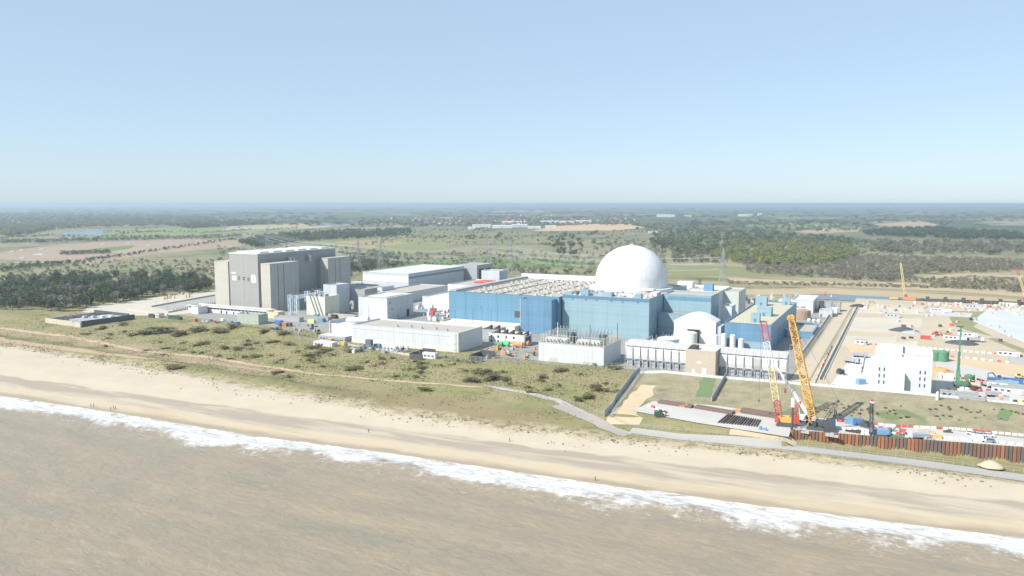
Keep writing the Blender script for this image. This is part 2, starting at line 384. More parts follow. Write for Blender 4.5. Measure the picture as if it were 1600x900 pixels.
LBLUE = paint('light blue paint', (.17,.32,.47), .2, .6, .5, rnd_obj=.15)
TYRE = paint('black rubber', (.025,.025,.025), .2, 1, .85)
STEEL = paint('galvanised steel', (.45,.47,.48), .10, .6, .45, .3)
DSTEEL = paint('dark steel', (.10,.105,.11), .25, .6, .5, .2)
ASPH = paint('worn yard asphalt', (.30,.295,.275), .22, .035, .9, fine=.3)
APRON = paint('white concrete apron', (.56,.55,.52), .07, .05, .9, fine=.15)
TAN = paint('bare tan earth', (.49,.415,.305), .2, .02, .95, fine=.3)
TANL = paint('pale graded sand', (.54,.48,.39), .16, .03, .95, fine=.2)
ROADT = paint('sandy haul road', (.50,.43,.325), .09, .05, .95, fine=.2)
TRACK = paint('grey shingle track', (.405,.39,.36), .12, .06, .95, fine=.35)
PINKT = paint('pinkish tarmac', (.36,.315,.285), .07, .06, .9, fine=.15)
PLATF = paint('dusty pale hardstanding', (.50,.48,.45), .16, .06, .9, fine=.25)
# ------------------------------------------------------------------ buildings
def hall(name, label, u0, u1, v0, v1, z1, wm, rm, z0=8.0, para=.7, cap=None, cat='building', group=None):
    """flat-roofed hall: walls, sunk roof, parapet coping. Children are in metres from its front left corner."""
    w_, d_, h_ = u1-u0, v1-v0, z1-z0
    r = thing(name, label, cat, (u0, v0, z0), 0, group)
    t = .35; m = MB()
    m.box(0, w_, 0, t, -.3, h_).box(0, w_, d_-t, d_, -.3, h_).box(0, t, t, d_-t, -.3, h_).box(w_-t, w_, t, d_-t, -.3, h_)
    m.build('wall', wm, r)
    MB().box(t, w_-t, t, d_-t, h_-para-.3, h_-para).build('roof', rm, r)
    c = MB(); e = .12
    c.box(-e, w_+e, -e, t+.1, h_, h_+.22).box(-e, w_+e, d_-t-.1, d_+e, h_, h_+.22).box(-e, t+.1, t+.1, d_-t-.1, h_, h_+.22).box(w_-t-.1, w_+e, t+.1, d_-t-.1, h_, h_+.22)
    c.build('parapet', cap or wm, r)
    return r
def front(r, name, x0, x1, z0, z1, mat, p=.08):   # a panel on the seaward wall
    return MB().box(x0, x1, -p, .02, z0, z1).build(name, mat, r)
def side(r, W, name, y0, y1, z0, z1, mat, p=.08): # a panel on the right-hand wall
    return MB().box(W-.02, W+p, y0, y1, z0, z1).build(name, mat, r)
def rbox(r, name, x, y, z, a, b, c, mat):         # something on its roof
    return MB().cbox(x, y, z, a, b, c).build(name, mat, r)
def windows(r, xs, zs, w_, h_, name='window', y=0):
    me = None
    for z in zs:
        for x in xs:
            if me is None:
                o = MB().box(-w_/2, w_/2, -.06, .02, 0, h_).build(name, GLASS, r, (x, y, z)); me = o.data
            else: link(name, me, r, (x, y, z))
# --- the old grey station on the left
mag = thing('reactor_hall', 'tall square grey concrete reactor hall with cream corner towers at the left of the site', 'building', (-528, 510, 8))
def sub(name, x0, x1, y0, y1, z0, z1, mat): return MB().box(x0, x1, y0, y1, z0, z1).build(name, mat, mag)
sub('wall', 0, 33, 0, 103, -.3, 48.6, CONCD)
sub('roof', -.3, 33.3, -.3, 103.3, 48.6, 49.6, ROOFW)
for y in range(6, 100, 16):
    o = MB().box(3, 30, y, y+11, 49.6, 50.7).build('roof_panel', PWHITE, mag)
for x0, x1, y0, y1 in ((-20, -3.5, 2, 34), (37, 47.5, -1, 34), (37, 46, 76, 109), (-20, -3.5, 76, 109)):
    sub('tower', x0, x1, y0, y1, -.3, 41, CONC); sub('tower_cap', x0-.15, x1+.15, y0-.15, y1+.15, 41, 41.5, CONCW)
    sub('lit_tower_face', x0+.1, x1-.1, y0-.12, y0+.1, 0, 40.7, CONCW)  # seaward skin painted lighter than the sides, as the sun lights it
for yy in (8, 15, 86, 93):
    sub('wall_joint', 47.5 if yy < 50 else 46, (47.5 if yy < 50 else 46)+.12, yy, yy+.5, 1, 40, DSTEEL)
sub('link_block', -3.5, 0, 5, 34, -.3, 39, CONCD); sub('link_block', 33, 37, 5, 34, -.3, 39, CONCD); sub('link_block', 33, 37, 76, 103, -.3, 39, CONCD)
sub('low_block', 33, 47, 34, 76, -.3, 13, CONCD)
sub('low_roof', 33, 47.2, 34, 76, 13, 13.4, ROOFG)
for x, w_, z, h_ in ((2.4, 5.2, 31.4, 1.2), (3, 4.9, 25.5, 4.2), (25, 5.0, 29.9, 1.3), (24.8, 5.9, 24.4, 5.3)):
    front(mag, 'white_panel', x, x+w_, z, z+h_, PWHITE, .15)
for x, z in ((9.8, 26.6), (15.3, 26.3), (20.6, 26.0)):
    f = front(mag, 'window_frame', x-.5, x+2.9, z-.5, z+3.2, GREYG, .10); MB().box(x, x+2.4, -.16, -.1, z, z+1).box(x, x+2.4, -.16, -.1, z+1.6, z+2.6).build('pane', GLASS, f)
for x in (16.4,): front(mag, 'wall_joint', x, x+.22, .5, 48, GREYG, .1)
for i in range(12): front(mag, 'louvre', 2.5+i*2.4, 3.4+i*2.4, 8+.3*(i % 3), 9.6+.5*(i % 2), GREYG, .06)
front(mag, 'white_panel', 9, 18, 1.5, 3, CONCL, .12)
for y in range(8, 100, 9): side(mag, 33, 'wall_rib', y, y+.4, 40, 48.4, GREYG, .12)
for y, z, h_ in ((36, 41.5, 5), (40, 41.5, 4.4), (62, 41.5, 5.6)): MB().cbox(36, y, z-2.2, 2.5, 2.5, h_).build('roof_plant', STEEL, mag)
for i in range(8): MB().cbox(40+rnd.uniform(-1,4), 38+i*4.5, 13.4, 2.2, 1.8, rnd.uniform(.6, 2)).build('roof_unit', GREYG, mag)
lw = hall('office_range', 'long low white office range with a window band at the foot of the grey hall', -553, -464, 486, 497, 13.2, PWHITE, ROOFT, cap=PWHITE)
windows(lw, [3+i*4.0 for i in range(22)], [3.0], 2.9, 1.1)
for x in (38, 44, 52, 60): front(lw, 'door', x, x+1.6, 0, 2.4, SBLUE if x > 50 else DBROWN, .1)
MB().box(-2, 91, -1.4, 0, 4.7, 5.0).build('canopy', PWHITE, lw)
hall('cabin', 'small white flat-roofed cabin at the left end of the white office range', -536, -528, 474, 484, 14, PWHITE, ROOFW)
g1 = hall('plant_room', 'dull green-grey plant room in front of the grey hall, right of the parked cars', -462, -440, 452, 462, 15.5, paint('green grey sheet', (.36,.40,.36), .07, .2, .7, bands=[(0,1.5,.1)]), ROOFG)
front(g1, 'door', 9, 11, 0, 2.6, GREYG); rbox(g1, 'roof_vent', 5, 5, 6.8, 2, 2, 1.6, GREYG)
hall('store_shed', 'small pale yellow store shed by the foot of the cream front tower', -462, -450, 484, 492, 13, paint('pale yellow render', (.58,.54,.34), .08), ROOFT)
for i, (u, v, a, b, h_, mt) in enumerate(((-448,477,26,5,3.2,GREYG),(-440,487,38,5,3.6,CONCD),(-420,505,30,4,3.4,CONC))):
    hall('service_shed', ['long low grey shed running back beside the plant room','long low dark shed below the lattice gantry','long low concrete shed before the white pipe block'][i], u, u+a, v, v+b, 8+h_, mt, ROOFT if i != 1 else ROOFG)
# lattice gantry and the block with sloping pipes
LAT = paint('blue white lattice steel', (.60,.68,.75), .06, .6, .5)
def lattice(m, x, y, z0, z1, w_, n, t=.22):
    c = [(x-w_/2, y-w_/2), (x+w_/2, y-w_/2), (x+w_/2, y+w_/2), (x-w_/2, y+w_/2)]
    for p in c: m.bar((*p, z0), (*p, z1), t)
    for k in range(n):
        a = z0+(z1-z0)*k/n; b = z0+(z1-z0)*(k+1)/n
        for i in range(4):
            p, q = c[i], c[(i+1) % 4]
            m.bar((*p, a), (*q, b), t*.6) if k % 2 else m.bar((*q, a), (*p, b), t*.6)
            m.bar((*p, b), (*q, b), t*.6)
def truss(m, p, q, w_, n, t=.18):
    p = Vector(p); q = Vector(q); d_ = (q-p)/n; s = Vector((0,0,1)).cross(d_.normalized())*w_/2; up = Vector((0,0,w_/2))
    cs = [s+up, -s+up, -s-up, s-up]
    for c in cs: m.bar(p+c, q+c, t)
    for k in range(n+1):
        a = p+d_*k
        for i in range(4):
            m.bar(a+cs[i], a+cs[(i+1) % 4], t*.7)
            if k < n: m.bar(a+cs[i], a+d_+cs[(i+1) % 4], t*.7)
gx, gy = spot(449, 494); ga = thing('lattice_gantry', 'pale blue lattice gantry of two towers beside the grey hall', 'gantry', (gx, gy, 8))
for k in range(2):
    m = MB(); lattice(m, 1.8+k*6.6, 2, 0, 17.5, 2.6, 6, .3); m.build('tower', LAT, ga)
m = MB(); truss(m, (9, 4, 16), (13, 42, 17), 2.4, 12, .26); m.build('bridge', LAT, ga)
for k in range(3):
    m = MB(); lattice(m, 9.6+k*1.6, 14+k*11, 11, 19.5, 3.0, 2, .3); m.build('upper_frame', LAT, ga)
pb = hall('pipe_block', 'cream-white block crossed by sloping grey pipes, right of the lattice gantry', -437, -418, 503, 521, 25, paint('cream panel', (.66,.64,.54), .04, .2, .6, streak=.15), ROOFG)
for k in range(3): MB().tube((4+k*3.4, -.6, 17.5), (11.5+k*3.2, -.9, -.1), .38, n=8).build('pipe', GREYG, pb)
for k in range(3): rbox(pb, 'roof_unit', 5+k*5, 6, 16.4, 3, 4, 2.4, CONCD)
cb = hall('boiler_block', 'pale grey block with a rounded white tank on it, right foot of the grey hall', -440, -426, 528, 545, 32, PALEG, ROOFG)
MB().lathe([(0,0),(4,0),(4,3.5),(3.4,4.8),(1.5,5.5)], 20, (2, 4, 15)).build('tank', PWHITE, cb)
for k in range(3): MB().tube((1+k*2.4, -.5, 14), (3.5+k*2.4, -.8, 6), .4, n=8).build('pipe', PWHITE, cb)
hall('boiler_annex', 'dark grey block behind the pale boiler block', -424, -412, 548, 566, 27, CONCD, ROOFG)
# --- white halls between the two stations
an = hall('workshop', 'long white workshop with a thin dark roof line beside the grey hall', -490, -446, 620, 640, 20.5, WHITE, ROOFG, cap=GREYG)
MB().box(24, 40, -5, -.05, -.2, 5).build('porch', PWHITE, an); MB().box(2, 22, -7, -.05, -.2, 4.2).build('lean_to', GREYG, an)
bh = hall('turbine_store', 'big white-roofed hall with a grey stripe under its eaves, far behind the white blocks', -527, -468, 698, 815, 26.5, PALEG, ROOFW, cap=PWHITE, para=.25)
MB().box(.02, 58.98, -.1, .03, 9.2, 15.6).build('stripe', PWHITE, bh)
MB().box(58.97, 59.1, .02, 116.98, 13.2, 15.2).build('stripe', paint('slate stripe', (.19,.24,.31), .06), bh)
bh2 = hall('store_annex', 'dark-fronted lower annex at the far end of the big striped hall', -486, -452, 818, 858, 27.5, GREYG, ROOFG, cap=PALEG)
for k in range(2): side(bh2, 34, 'door', 4+k*19, 16+k*19, 0, 15, DARK)
hall('long_store', 'long grey store with a beige roof behind the tall white block', -449, -415, 602, 690, 17.5, PALEG, ROOFT, cap=ROOFT)
tb = hall('tall_block', 'tall plain white windowless block left of the blue turbine hall', -393, -365, 514, 551, 25.6, WHITE, ROOFT, cap=PALEG)
MB().box(2, 20, 10, 34, 17.0, 17.35).build('roof_deck', PWHITE, tb)
side(tb, 28, 'door', 27, 31, 0, 6, DBROWN); side(tb, 28, 'door', 14, 16, 0, 3, GREYG); side(tb, 28, 'vent', 3, 4.5, 13, 14.5, DSTEEL); front(tb, 'vent', 1.2, 2, 15, 15.6, DSTEEL); side(tb, 28, 'vent', 6, 7, 8, 9.3, DSTEEL)
front(tb, 'downpipe', 9.6, 9.85, 0, 12, GREYG)
hall('white_annex', 'plain white annex at the left end of the blue turbine hall', -376, -344, 582, 642, 19.6, PWHITE, ROOFW)
wc = hall('flat_block', 'broad flat-roofed white block behind the left end of the blue turbine hall', -402, -330, 668, 724, 21.5, PWHITE, ROOFT, cap=PALEG)
for k in range(4): MB().tube((22+k*.2, 14+k*5, 15+.2), (37, 15+k*5, 15.3), 1.0, n=10).build('red_duct', RED, wc)
hall('lift_house', 'pale cube-like plant house standing behind the flat white block', -397, -376, 728, 746, 30.5, PALEG, ROOFG, cap=PWHITE)
# --- the long white building on the seaward edge
lg = hall('switch_house', 'long low white building with a rounded grey corner on the seaward edge of the site', -328, -246, 421, 452, 20.2, WHITE, ROOFT, cap=PWHITE)
for k in range(5): rbox(lg, 'roof_unit', 30+k*9.5, 9+(k % 2)*2, 11.5, 1.6, 1.4, 1.5, STEEL)
MB().lathe([(3.1,-.2),(3.1,12.0),(2.9,12.1)], 20, (79.3, 2.6, 0)).build('rounded_corner', paint('grey fins', (.48,.49,.47), .05, .2, .6, bands=[(2,1.1,.5)]), lg)
MB().box(0, 78, -.25, -.02, 0, 1.6).build('plinth', paint('cream plinth', (.60,.56,.46), .08), lg)
MB().box(0, 76, -.12, 0, 9.6, 9.8).build('gutter', GREYG, lg)
la = hall('gable_shed', 'small white shed with a raised end wall, left of the long white building', -351, -330, 428, 446, 18.5, PWHITE, ROOFW)
MB().tube((3, 14, 11), (20, 16, 12.6), 1.8, n=10).build('roof_duct', PWHITE, la); MB().box(-.6, 0, -1, 19, 0, 12.5).build('end_wall', WHITE, la)
# modular white generator houses with dark wedge cowls
mo = hall('generator_house', 'white modular generator house with two rows of small dark windows below the blue turbine hall', -245, -219, 459, 471, 15.0, PWHITE, ROOFT)
windows(mo, [2, 7, 12.8, 18.4], [1.2, 4.3], 1.3, 1.5); MB().box(12.2, 12.5, -.1, 0, 0, 6.8).build('joint', GREYG, mo)
side(mo, 26, 'doors', 2, 10, .5, 5.5, DARK)
wg = MB().add([(-2.2,-1.5,0),(2.2,-1.5,0),(2.2,1.5,0),(-2.2,1.5,0),(1.4,-1.2,2.6),(2.2,-1.2,3.0),(2.2,1.2,3.0),(1.4,1.2,2.6)], [(3,2,1,0),(4,5,6,7),(0,1,5,4),(1,2,6,5),(2,3,7,6),(3,0,4,7)]).mesh('cowl', DBROWN)
for k in range(5): link('cowl', wg, mo, (3.5+k*5.2, 5+1.0*(k % 2), 6.4))
m2 = hall('pump_house', 'narrow dark-sided pump house behind the end of the long white building', -259, -247, 474, 488, 14.5, GREYG, ROOFT)
link('cowl', wg, m2, (3, 6, 5.9)); link('cowl', wg, m2, (8.5, 7, 5.9))
lw2 = hall('plinth_block', 'cream lower storey in front of the blue turbine hall', -308, -246, 500, 515.4, 13.2, paint('cream render', (.62,.585,.49), .06, .2, .8, streak=.2), ROOFW)
for k in range(3):
    o = MB().tube((12+k*15, 2, 4.6), (12+k*15, 2, 14+k), .12, n=6).build('mast', DSTEEL, lw2)
# --- blue turbine hall
th = hall('turbine_hall', 'huge blue windowless turbine hall with a roof full of cream vents', -309.5, -219, 516, 644, 34, BLUE, ROOFT, cap=BLUED)
MB().box(-.3, 91, 127, 130, 25.4, 29.5).build('rear_parapet', PWHITE, th)
MB().box(.4, 6, .6, 127, 25.5, 27.2).build('roof_edge', GREYG, th)
front(th, 'louvre', 55.5, 61, 9.5, 14.2, DSTEEL); front(th, 'vent', 27.4, 28.5, 14.5, 16.2, BLUED); front(th, 'downpipe', 28.4, 28.7, 1, 15, BLUED)
for x in (14, 41): front(th, 'wall_joint', x, x+.25, 4, 26, BLUED)
vt = MB().cbox(0, 0, 0, 3.4, 2.6, 1.5).cbox(0, 0, 1.5, 2.6, 1.9, .5).mesh('roof_vent', CREAM)
for i in range(13):
    for j in range(12):
        if rnd.random() < .93:
            o = link('roof_vent', vt, th, (12+i*5.7+rnd.uniform(-.8,.8), 8+j*9.4+rnd.uniform(-1,1), 25.4)); o.scale = (rnd.uniform(.3,.95), rnd.uniform(.3,.8), rnd.uniform(.3,.75))
for i in range(5): MB().box(8+i*16, 8.8+i*16, 5, 120, 25.3, 26.0).build('roof_walkway', paint('brown walkway', (.40,.35,.29), .15, .3, .8), th)
ta = hall('turbine_annex', 'blue annex with vertical panels standing forward at the right end of the turbine hall', -245, -221, 507.5, 515.7, 32.6, BLUE3, ROOFT, cap=BLUED)
MB().box(-.35, -.02, -.3, 0, 0, 24.6).build('corner_trim', PWHITE, ta)
for x in (6, 12, 18): front(ta, 'wall_joint', x, x+.2, 0, 16, BLUED)
for k in range(40):
    o = MB().cbox(0, 0, 0, rnd.uniform(1,3), rnd.uniform(.6,1.4), rnd.uniform(.6,1.6)).build('pipework', rnd.choice([LBLUE, PWHITE, STEEL, GREYG]), wc, (60+rnd.uniform(0,10), rnd.uniform(2,54), 12.8))
# --- pale blue service building, dome, wing
sv = hall('service_building', 'pale blue service building with a cluttered roof in front of the white dome', -218, -154.5, 520, 622, 35.6, BLUE2, ROOFT, cap=BLUE2, para=.4)
MB().box(.2, 63.3, -.1, .02, 25.4, 27.4).build('eaves_band', BLUED, sv)
for x in (7, 17, 25, 36, 44, 55): front(sv, 'bracket', x, x+1.3, 24.6, 25.3, BLUED, .2)
for x, y, a, b, c, m_ in ((3.5,5,5,4,2.4,BLUE2),(15,6,6,5,4.2,BLUE2),(31,9,7,6,3.0,BLUE2),(55,4,4,4,3.4,BLUE2),(43,14,12,3,1.4,PWHITE),(62-3,30,5,12,2.2,PWHITE),(20,14,10,2,1.0,GREYG),(8,24,10,8,1.6,GREYG)):
    rbox(sv, 'roof_house', x, y, 27.1, a, b, c, m_)
for k in range(70):
    x, y = rnd.uniform(2,61), rnd.uniform(1.5,38)
    o = MB().cbox(0,0,0,rnd.uniform(.7,2.6),rnd.uniform(.7,2),rnd.uniform(.5,1.8)).build('roof_unit', rnd.choice([PWHITE,PWHITE,CREAM,STEEL,DBROWN,LBLUE]), sv, (x, y, 27.15))
for y in (8, 20, 34): side(sv, 63.5, 'wall_joint', y, y+.3, 0, 25, BLUED)
for k in range(3): side(sv, 63.5, 'vent_pipe', 17+k*5, 17.5+k*5, 10, 19, LBLUE, .35)
side(sv, 63.5, 'door', 22, 25, 0, 5, GREYG)
DC = (-188, 584); DR = 27.4
dm = thing('reactor_dome', 'great smooth white hemispherical dome rising above the blue buildings', 'dome', (*DC, 35))
prof = [(DR*1.0, 0), (DR*1.0, 6.0)]+[(DR*math.cos(a*math.pi/2/18), 6+DR*math.sin(a*math.pi/2/18)) for a in range(1, 18)]+[(.3, 6+DR)]
MB().lathe(prof, 72).build('shell', WHITED, dm, smooth=True)
MB().lathe([(DR+4.5,0),(DR+4.5,2.0),(DR+4.2,2.15),(DR+.03,2.15)], 72).build('ring_roof', PWHITE, dm)
MB().lathe([(1.6,0),(1.6,.7),(.9,.9),(.3,1.3)], 16, (0,0,6+DR-.15)).build('top_vent', PWHITE, dm)
MB().box(14, 25, -26, -20, 2.1, 3.2).build('ring_platform', PWHITE, dm)
for k in range(1):
    m = MB(); R_ = DR+.10
    for j in range(40):
        a0, a1 = 2*math.pi*j/40, 2*math.pi*(j+1)/40
        rr = R_*math.cos(math.asin((k*9+3)/DR)); zz = 6+k*9+3
        m.bar((rr*math.cos(a0), rr*math.sin(a0), zz), (rr*math.cos(a1), rr*math.sin(a1), zz), .12)
    m.build('seam', paint('dome seam', (.70,.71,.71), .02), dm)
wg_ = hall('auxiliary_wing', 'blue wing in the shadow of the dome, right of the pale blue service building', -154, -120.3, 554, 579, 36, BLUE2, ROOFT, cap=PALEG)
MB().box(3, 33.6, -.1, .02, 24, 26.5).build('eaves_band', BLUE, wg_); side(wg_, 33.7, 'wall_joint', 8, 8.3, 0, 27, BLUED)
hall('lower_wing', 'lower blue block at the foot of the blue wing, partly in shadow', -154, -132, 541, 553.7, 23.8, BLUE2, ROOFG)
for k in range(5): MB().tube((-131+k*1.4, 549, 8), (-131+k*1.4, 549, 22+.3*k), .55, n=10)
rb = hall('rear_block', 'low white block with roof plant behind the dome, right', -172, -128, 612, 660, 32.5, PWHITE, ROOFW)
rbox(rb, 'roof_house', 12, 30, 23.8, 12, 9, 5, PWHITE); rbox(rb, 'roof_house', 34, 14, 23.8, 7, 6, 5.5, LBLUE); rbox(rb, 'roof_unit', 24, 20, 23.8, 14, 2, 1.2, GREYG)
hall('rear_tower', 'pale grey block with a blue side at the right behind the blue wing', -136, -116, 632, 662, 31.5, paint('grey green sheet', (.52,.55,.50), .05), ROOFT)
tk = hall('stair_tower', 'narrow white stair tower right of the blue wing', -116.5, -110, 574, 588, 27, PWHITE, ROOFG)
side(tk, 6.5, 'door', 4, 6, 0, 3, GREYG)
# --- white barrel-roofed house, tank, drum
bw = thing('barrel_house', 'white arched-roof house with an open stair bay, left of the right-hand blue block', 'building', (-134, 508, 8))
N_ = 16; arc = [(27*k/N_, 16.2+4.7*math.sin(math.pi*k/N_)) for k in range(N_+1)]
pro = [(0,0)]+arc+[(27,0)]; pro = pro[::-1]
m = MB(); n = len(pro); m.add([(x, 0, z) for x, z in pro]+[(x, 15, z) for x, z in pro], [tuple(range(n)), tuple(range(2*n-1, n-1, -1))]+[(i+n, (i+1) % n+n, (i+1) % n, i) for i in range(n)])
m.build('wall', WHITED, bw); MB().box(26.99, 30, 1.5, 14, -.2, 13.8).build('side_bay', PALEG, bw)
st = MB().box(9.5, 16.5, -.15, .02, .5, 10.5).build('stair_bay_shade', DSTEEL, bw)  # flat dark panel, the shade inside the recess given as colour
for k in range(7): MB().box(9.3, 16.7, -1.6, -.2, 1.2+k*1.4, 1.45+k*1.4).build('landing', paint('rusty brown steel', (.24,.17,.12), .2), bw)
MB().box(9, 17, -1.8, -.16, 10.6, 11.2).build('canopy', DBROWN, bw)
tk1 = thing('storage_tank', 'pale green cylindrical tank in front of the white arched house', 'tank', (-121.5, 503, 8))
MB().lathe([(3.9,-.1),(3.9,9.7),(2.2,10.4),(.1,10.6)], 28).build('shell', paint('pale green tank', (.60,.68,.60), .05, .3, .5, streak=.2), tk1); MB().tube((3.9,-1.2,0),(3.9,-1.2,10.2),.15).build('ladder', GREYG, tk1)
tk2 = thing('water_drum', 'wide flat white drum tank at the foot of the blue service building', 'tank', (-133.5, 494, 8))
MB().lathe([(6.6,-.1),(6.6,6.2),(6.9,6.2),(6.9,6.7),(3,7.3),(.1,7.4)], 32).build('shell', PWHITE, tk2)
hall('low_link', 'low pale building between the service building and the filter houses', -156, -128, 474, 486, 13.5, paint('pale blue render', (.52,.57,.60), .05), ROOFW)
for k in range(26):
    u, v = rnd.uniform(-152,-118), rnd.uniform(510,540)
    if u > -136 and v > 505: u -= 20
    tag(MB().cbox(0,0,0,rnd.uniform(1,4),rnd.uniform(1,3),rnd.uniform(.8,2.6)).cbox(.3,.2,0,.6,.6,3.2).build('plant_unit', rnd.choice([GREYG,PWHITE,DSTEEL,STEEL]), None, (u, v, 8)), 'small grey plant unit in the shadow beside the blue service building', 'machine', 'plant units beside the service building')
# --- right-hand blue block
rbk = hall('diesel_block', 'blue flat-roofed block with four blue rooftop huts at the right of the station', -101.3, -73, 507, 632.5, 25.2, BLUE3, paint('beige green roof', (.50,.47,.36), .08, .1, .9, fine=.2), cap=BLUED)
MB().box(10, 27, -.1, .02, 1.5, 6.2).build('pale_panel', BLUE2, rbk); front(rbk, 'louvre', 24, 26, 9, 12, BLUE2)
for x in (7.2, 17.4): front(rbk, 'wall_joint', x, x+.2, 0, 17, BLUED)
for i, (x, y, a, b, c) in enumerate(((16.5,15,5.5,5,5.6),(17,48,9.5,8,5.8),(6,104,8,7,6.4),(22,116,5.5,4,4.8))):
    h_ = MB().cbox(x, y, 16.5, a, b, c).build('roof_hut', BLUE2, rbk); MB().box(x-.8, x+.9, y-b/2-.07, y-b/2+.02, 16.6, 19).build('door', BLUED, h_)
for k in range(3): side(rbk, 28.3, 'recess', 30+k*22, 44+k*22, 0, 11, BLUED, .15)
for i, (px, h_) in enumerate(((1126, 9.6), (1140, 10.8), (1155, 10.4), (1169, 8.4))):
    u, v = spot(px, 543); v = 502.5
    c = thing('gas_cylinder', 'white upright cylinder before the blue block, %s of four' % ['outermost on the left', 'tallest and second from the left', 'second from the right', 'shortest and rightmost'][i], 'tank', (u-1.5, v, 8))
    MB().lathe([(1.75,-.1),(1.75,h_-.5),(1.2,h_),(.1,h_+.1)], 20).build('shell', PWHITE, c); MB().lathe([(2.1,-.1),(2.1,.7),(1.76,.8)], 20).build('skirt', STEEL, c)
hall('basement_block', 'low dark blue block in the shade right of the blue block', -72.6, -55, 572, 611, 12.6, BLUE3, ROOFT)
wb = hall('workshop_hall', 'white hall with a row of small dark signs behind the rusty tank', -86, -68.5, 708, 752, 18.4, WHITE, ROOFW)
for k in range(9):
    if k != 4: front(wb, 'sign_mark', 3+k*.95, 3.6+k*.95, 4.3, 5.2+.1*(k % 3), DSTEEL)
bt = thing('rust_tank', 'rusty brown cylindrical tank before the white hall at the right end of the station', 'tank', (-72.5, 668, 8))
MB().lathe([(6.4,-.1),(6.4,7.2),(3,8.0),(.1,8.2)], 28).build('shell', paint('rusty tank', (.36,.26,.19), .18, .3, .8, streak=.3), bt)
for i, (u, v, a, b, h_, m_, lb) in enumerate(((-66,726,4,8,8,DSTEEL,'dark silo block nearest the white hall'),(-60,724,4.5,7,8.5,GREYG,'middle grey silo block'),(-54,728,5,8,8,GREYG,'rightmost grey silo block by the haul road'),(-62,690,10,12,5.4,PALEG,'pale grey plant cabin below the silo blocks'),(-55.5,706,6,12,5.0,PWHITE,'white plant cabin below the silo blocks, by the road wall'),(-104,668,12,6,4.4,PWHITE,'white cabin behind the blue block'),(-100,735,20,9,7,PWHITE,'low white shed left of the white hall'))):
    h = hall('plant_cabin', lb, u, u+a, v, v+b, 8+h_, m_, ROOFW if m_ is PWHITE else ROOFG); front(h, 'door', 1, 2.1, 0, 2.2, DSTEEL)
for i in range(3):
    t = thing('pressure_vessel', '%s of three white round-ended vessels behind the low dark blue block' % ['leftmost','middle','rightmost'][i], 'tank', (-66+i*3.6, 655-i*.8, 8), group='row of white vessels')
    MB().lathe([(.2,.0),(1.2,.3),(1.5,1.4),(1.2,2.6),(.2,3.0)], 16).build('shell', PWHITE, t); MB().cbox(0,0,-.1,2.4,2.4,.5).build('plinth', CONC, t)
# --- transformer compound
tc = thing('transformer_compound', 'white-walled open compound crowded with insulators on the seaward edge', 'substation', (-191.5, 421, 8))
W_, D_, H_ = 40.5, 30, 11
m = MB().box(0,W_,0,.4,-.3,H_).box(0,W_,D_-.4,D_,-.3,H_).box(0,.4,.4,D_-.4,-.3,H_).box(W_-.4,W_,.4,D_-.4,-.3,H_); m.build('wall', WHITE, tc)
MB().box(.4,W_-.4,.4,D_-.4,8.6,9.0).build('deck', ROOFT, tc); MB().box(-.15,W_+.15,-.15,.5,H_,H_+.25).build('coping', CONCL, tc); MB().box(W_-.5,W_+.15,.5,D_,H_,H_+.25).build('coping', CONCL, tc)
front(tc, 'patch', 7, 12, .6, 2.6, CONCL); front(tc, 'patch', 28, 32.5, .8, 2.0, CONCL)
ins = []
for k in range(7): ins += [(.22, k*.62), (.62, k*.62+.18), (.22, k*.62+.36)]
im = MB().lathe([(.35,-2.0),(.35,0)]+ins+[(.2,4.5),(.5,4.6),(.4,5.1)], 8).mesh('insulator', paint('grey porcelain', (.33,.37,.37), .1, .5, .35))
for cx in (9, 29):
    for i in range(7):
        for j in range(3): link('insulator', im, tc, (cx-6.5+i*2.1+j*.5, 12+j*6.5, 11.4+.5*j))
    MB().box(cx-7, cx+7, 5.5, 9.5, 9, 13.2).build('transformer', paint('pale grey green', (.55,.60,.58), .06), tc)
    for i in range(6): MB().tube((cx-6+i*2.4, 9.5, 12.6), (cx-6+i*2.4, 3.5, 12.2), .45, n=8).build('duct', PWHITE, tc)
    MB().box(cx+2, cx+6.4, 16, 21, 9, 15).build('cooler', DSTEEL, tc)
pm = MB().box(-.13,.13,-.13,.13,0,5.2).mesh('post', CONCL)
for i in range(22): link('post', pm, tc, (1+i*1.84, 1.1, H_-.2))
for j in range(12): link('post', pm, tc, (W_-1, 2.4+j*2.3, H_-.2)); link('post', pm, tc, (1, 2.4+j*2.3, H_-.2))
MB().box(1,W_-1,1.0,1.2,H_+4.6,H_+4.8).build('rail', STEEL, tc)
for x, y, h_ in ((10.4,4,19),(31,3,18.6),(W_-1.6,D_-2,17)): MB().tube((x,y,9),(x,y,h_+4),.42 if x < 20 else .25,.2).build('mast', PWHITE if x < 20 else DSTEEL, tc)
for k in range(30): o = MB().cbox(0,0,0,rnd.uniform(.6,1.6),rnd.uniform(.6,1.6),rnd.uniform(.8,2.2)).build('fitting', rnd.choice([STEEL,DSTEEL,PWHITE,RED if k % 9 == 0 else STEEL]), tc, (rnd.uniform(1.5,W_-2), rnd.uniform(1.6,D_-2), 9))
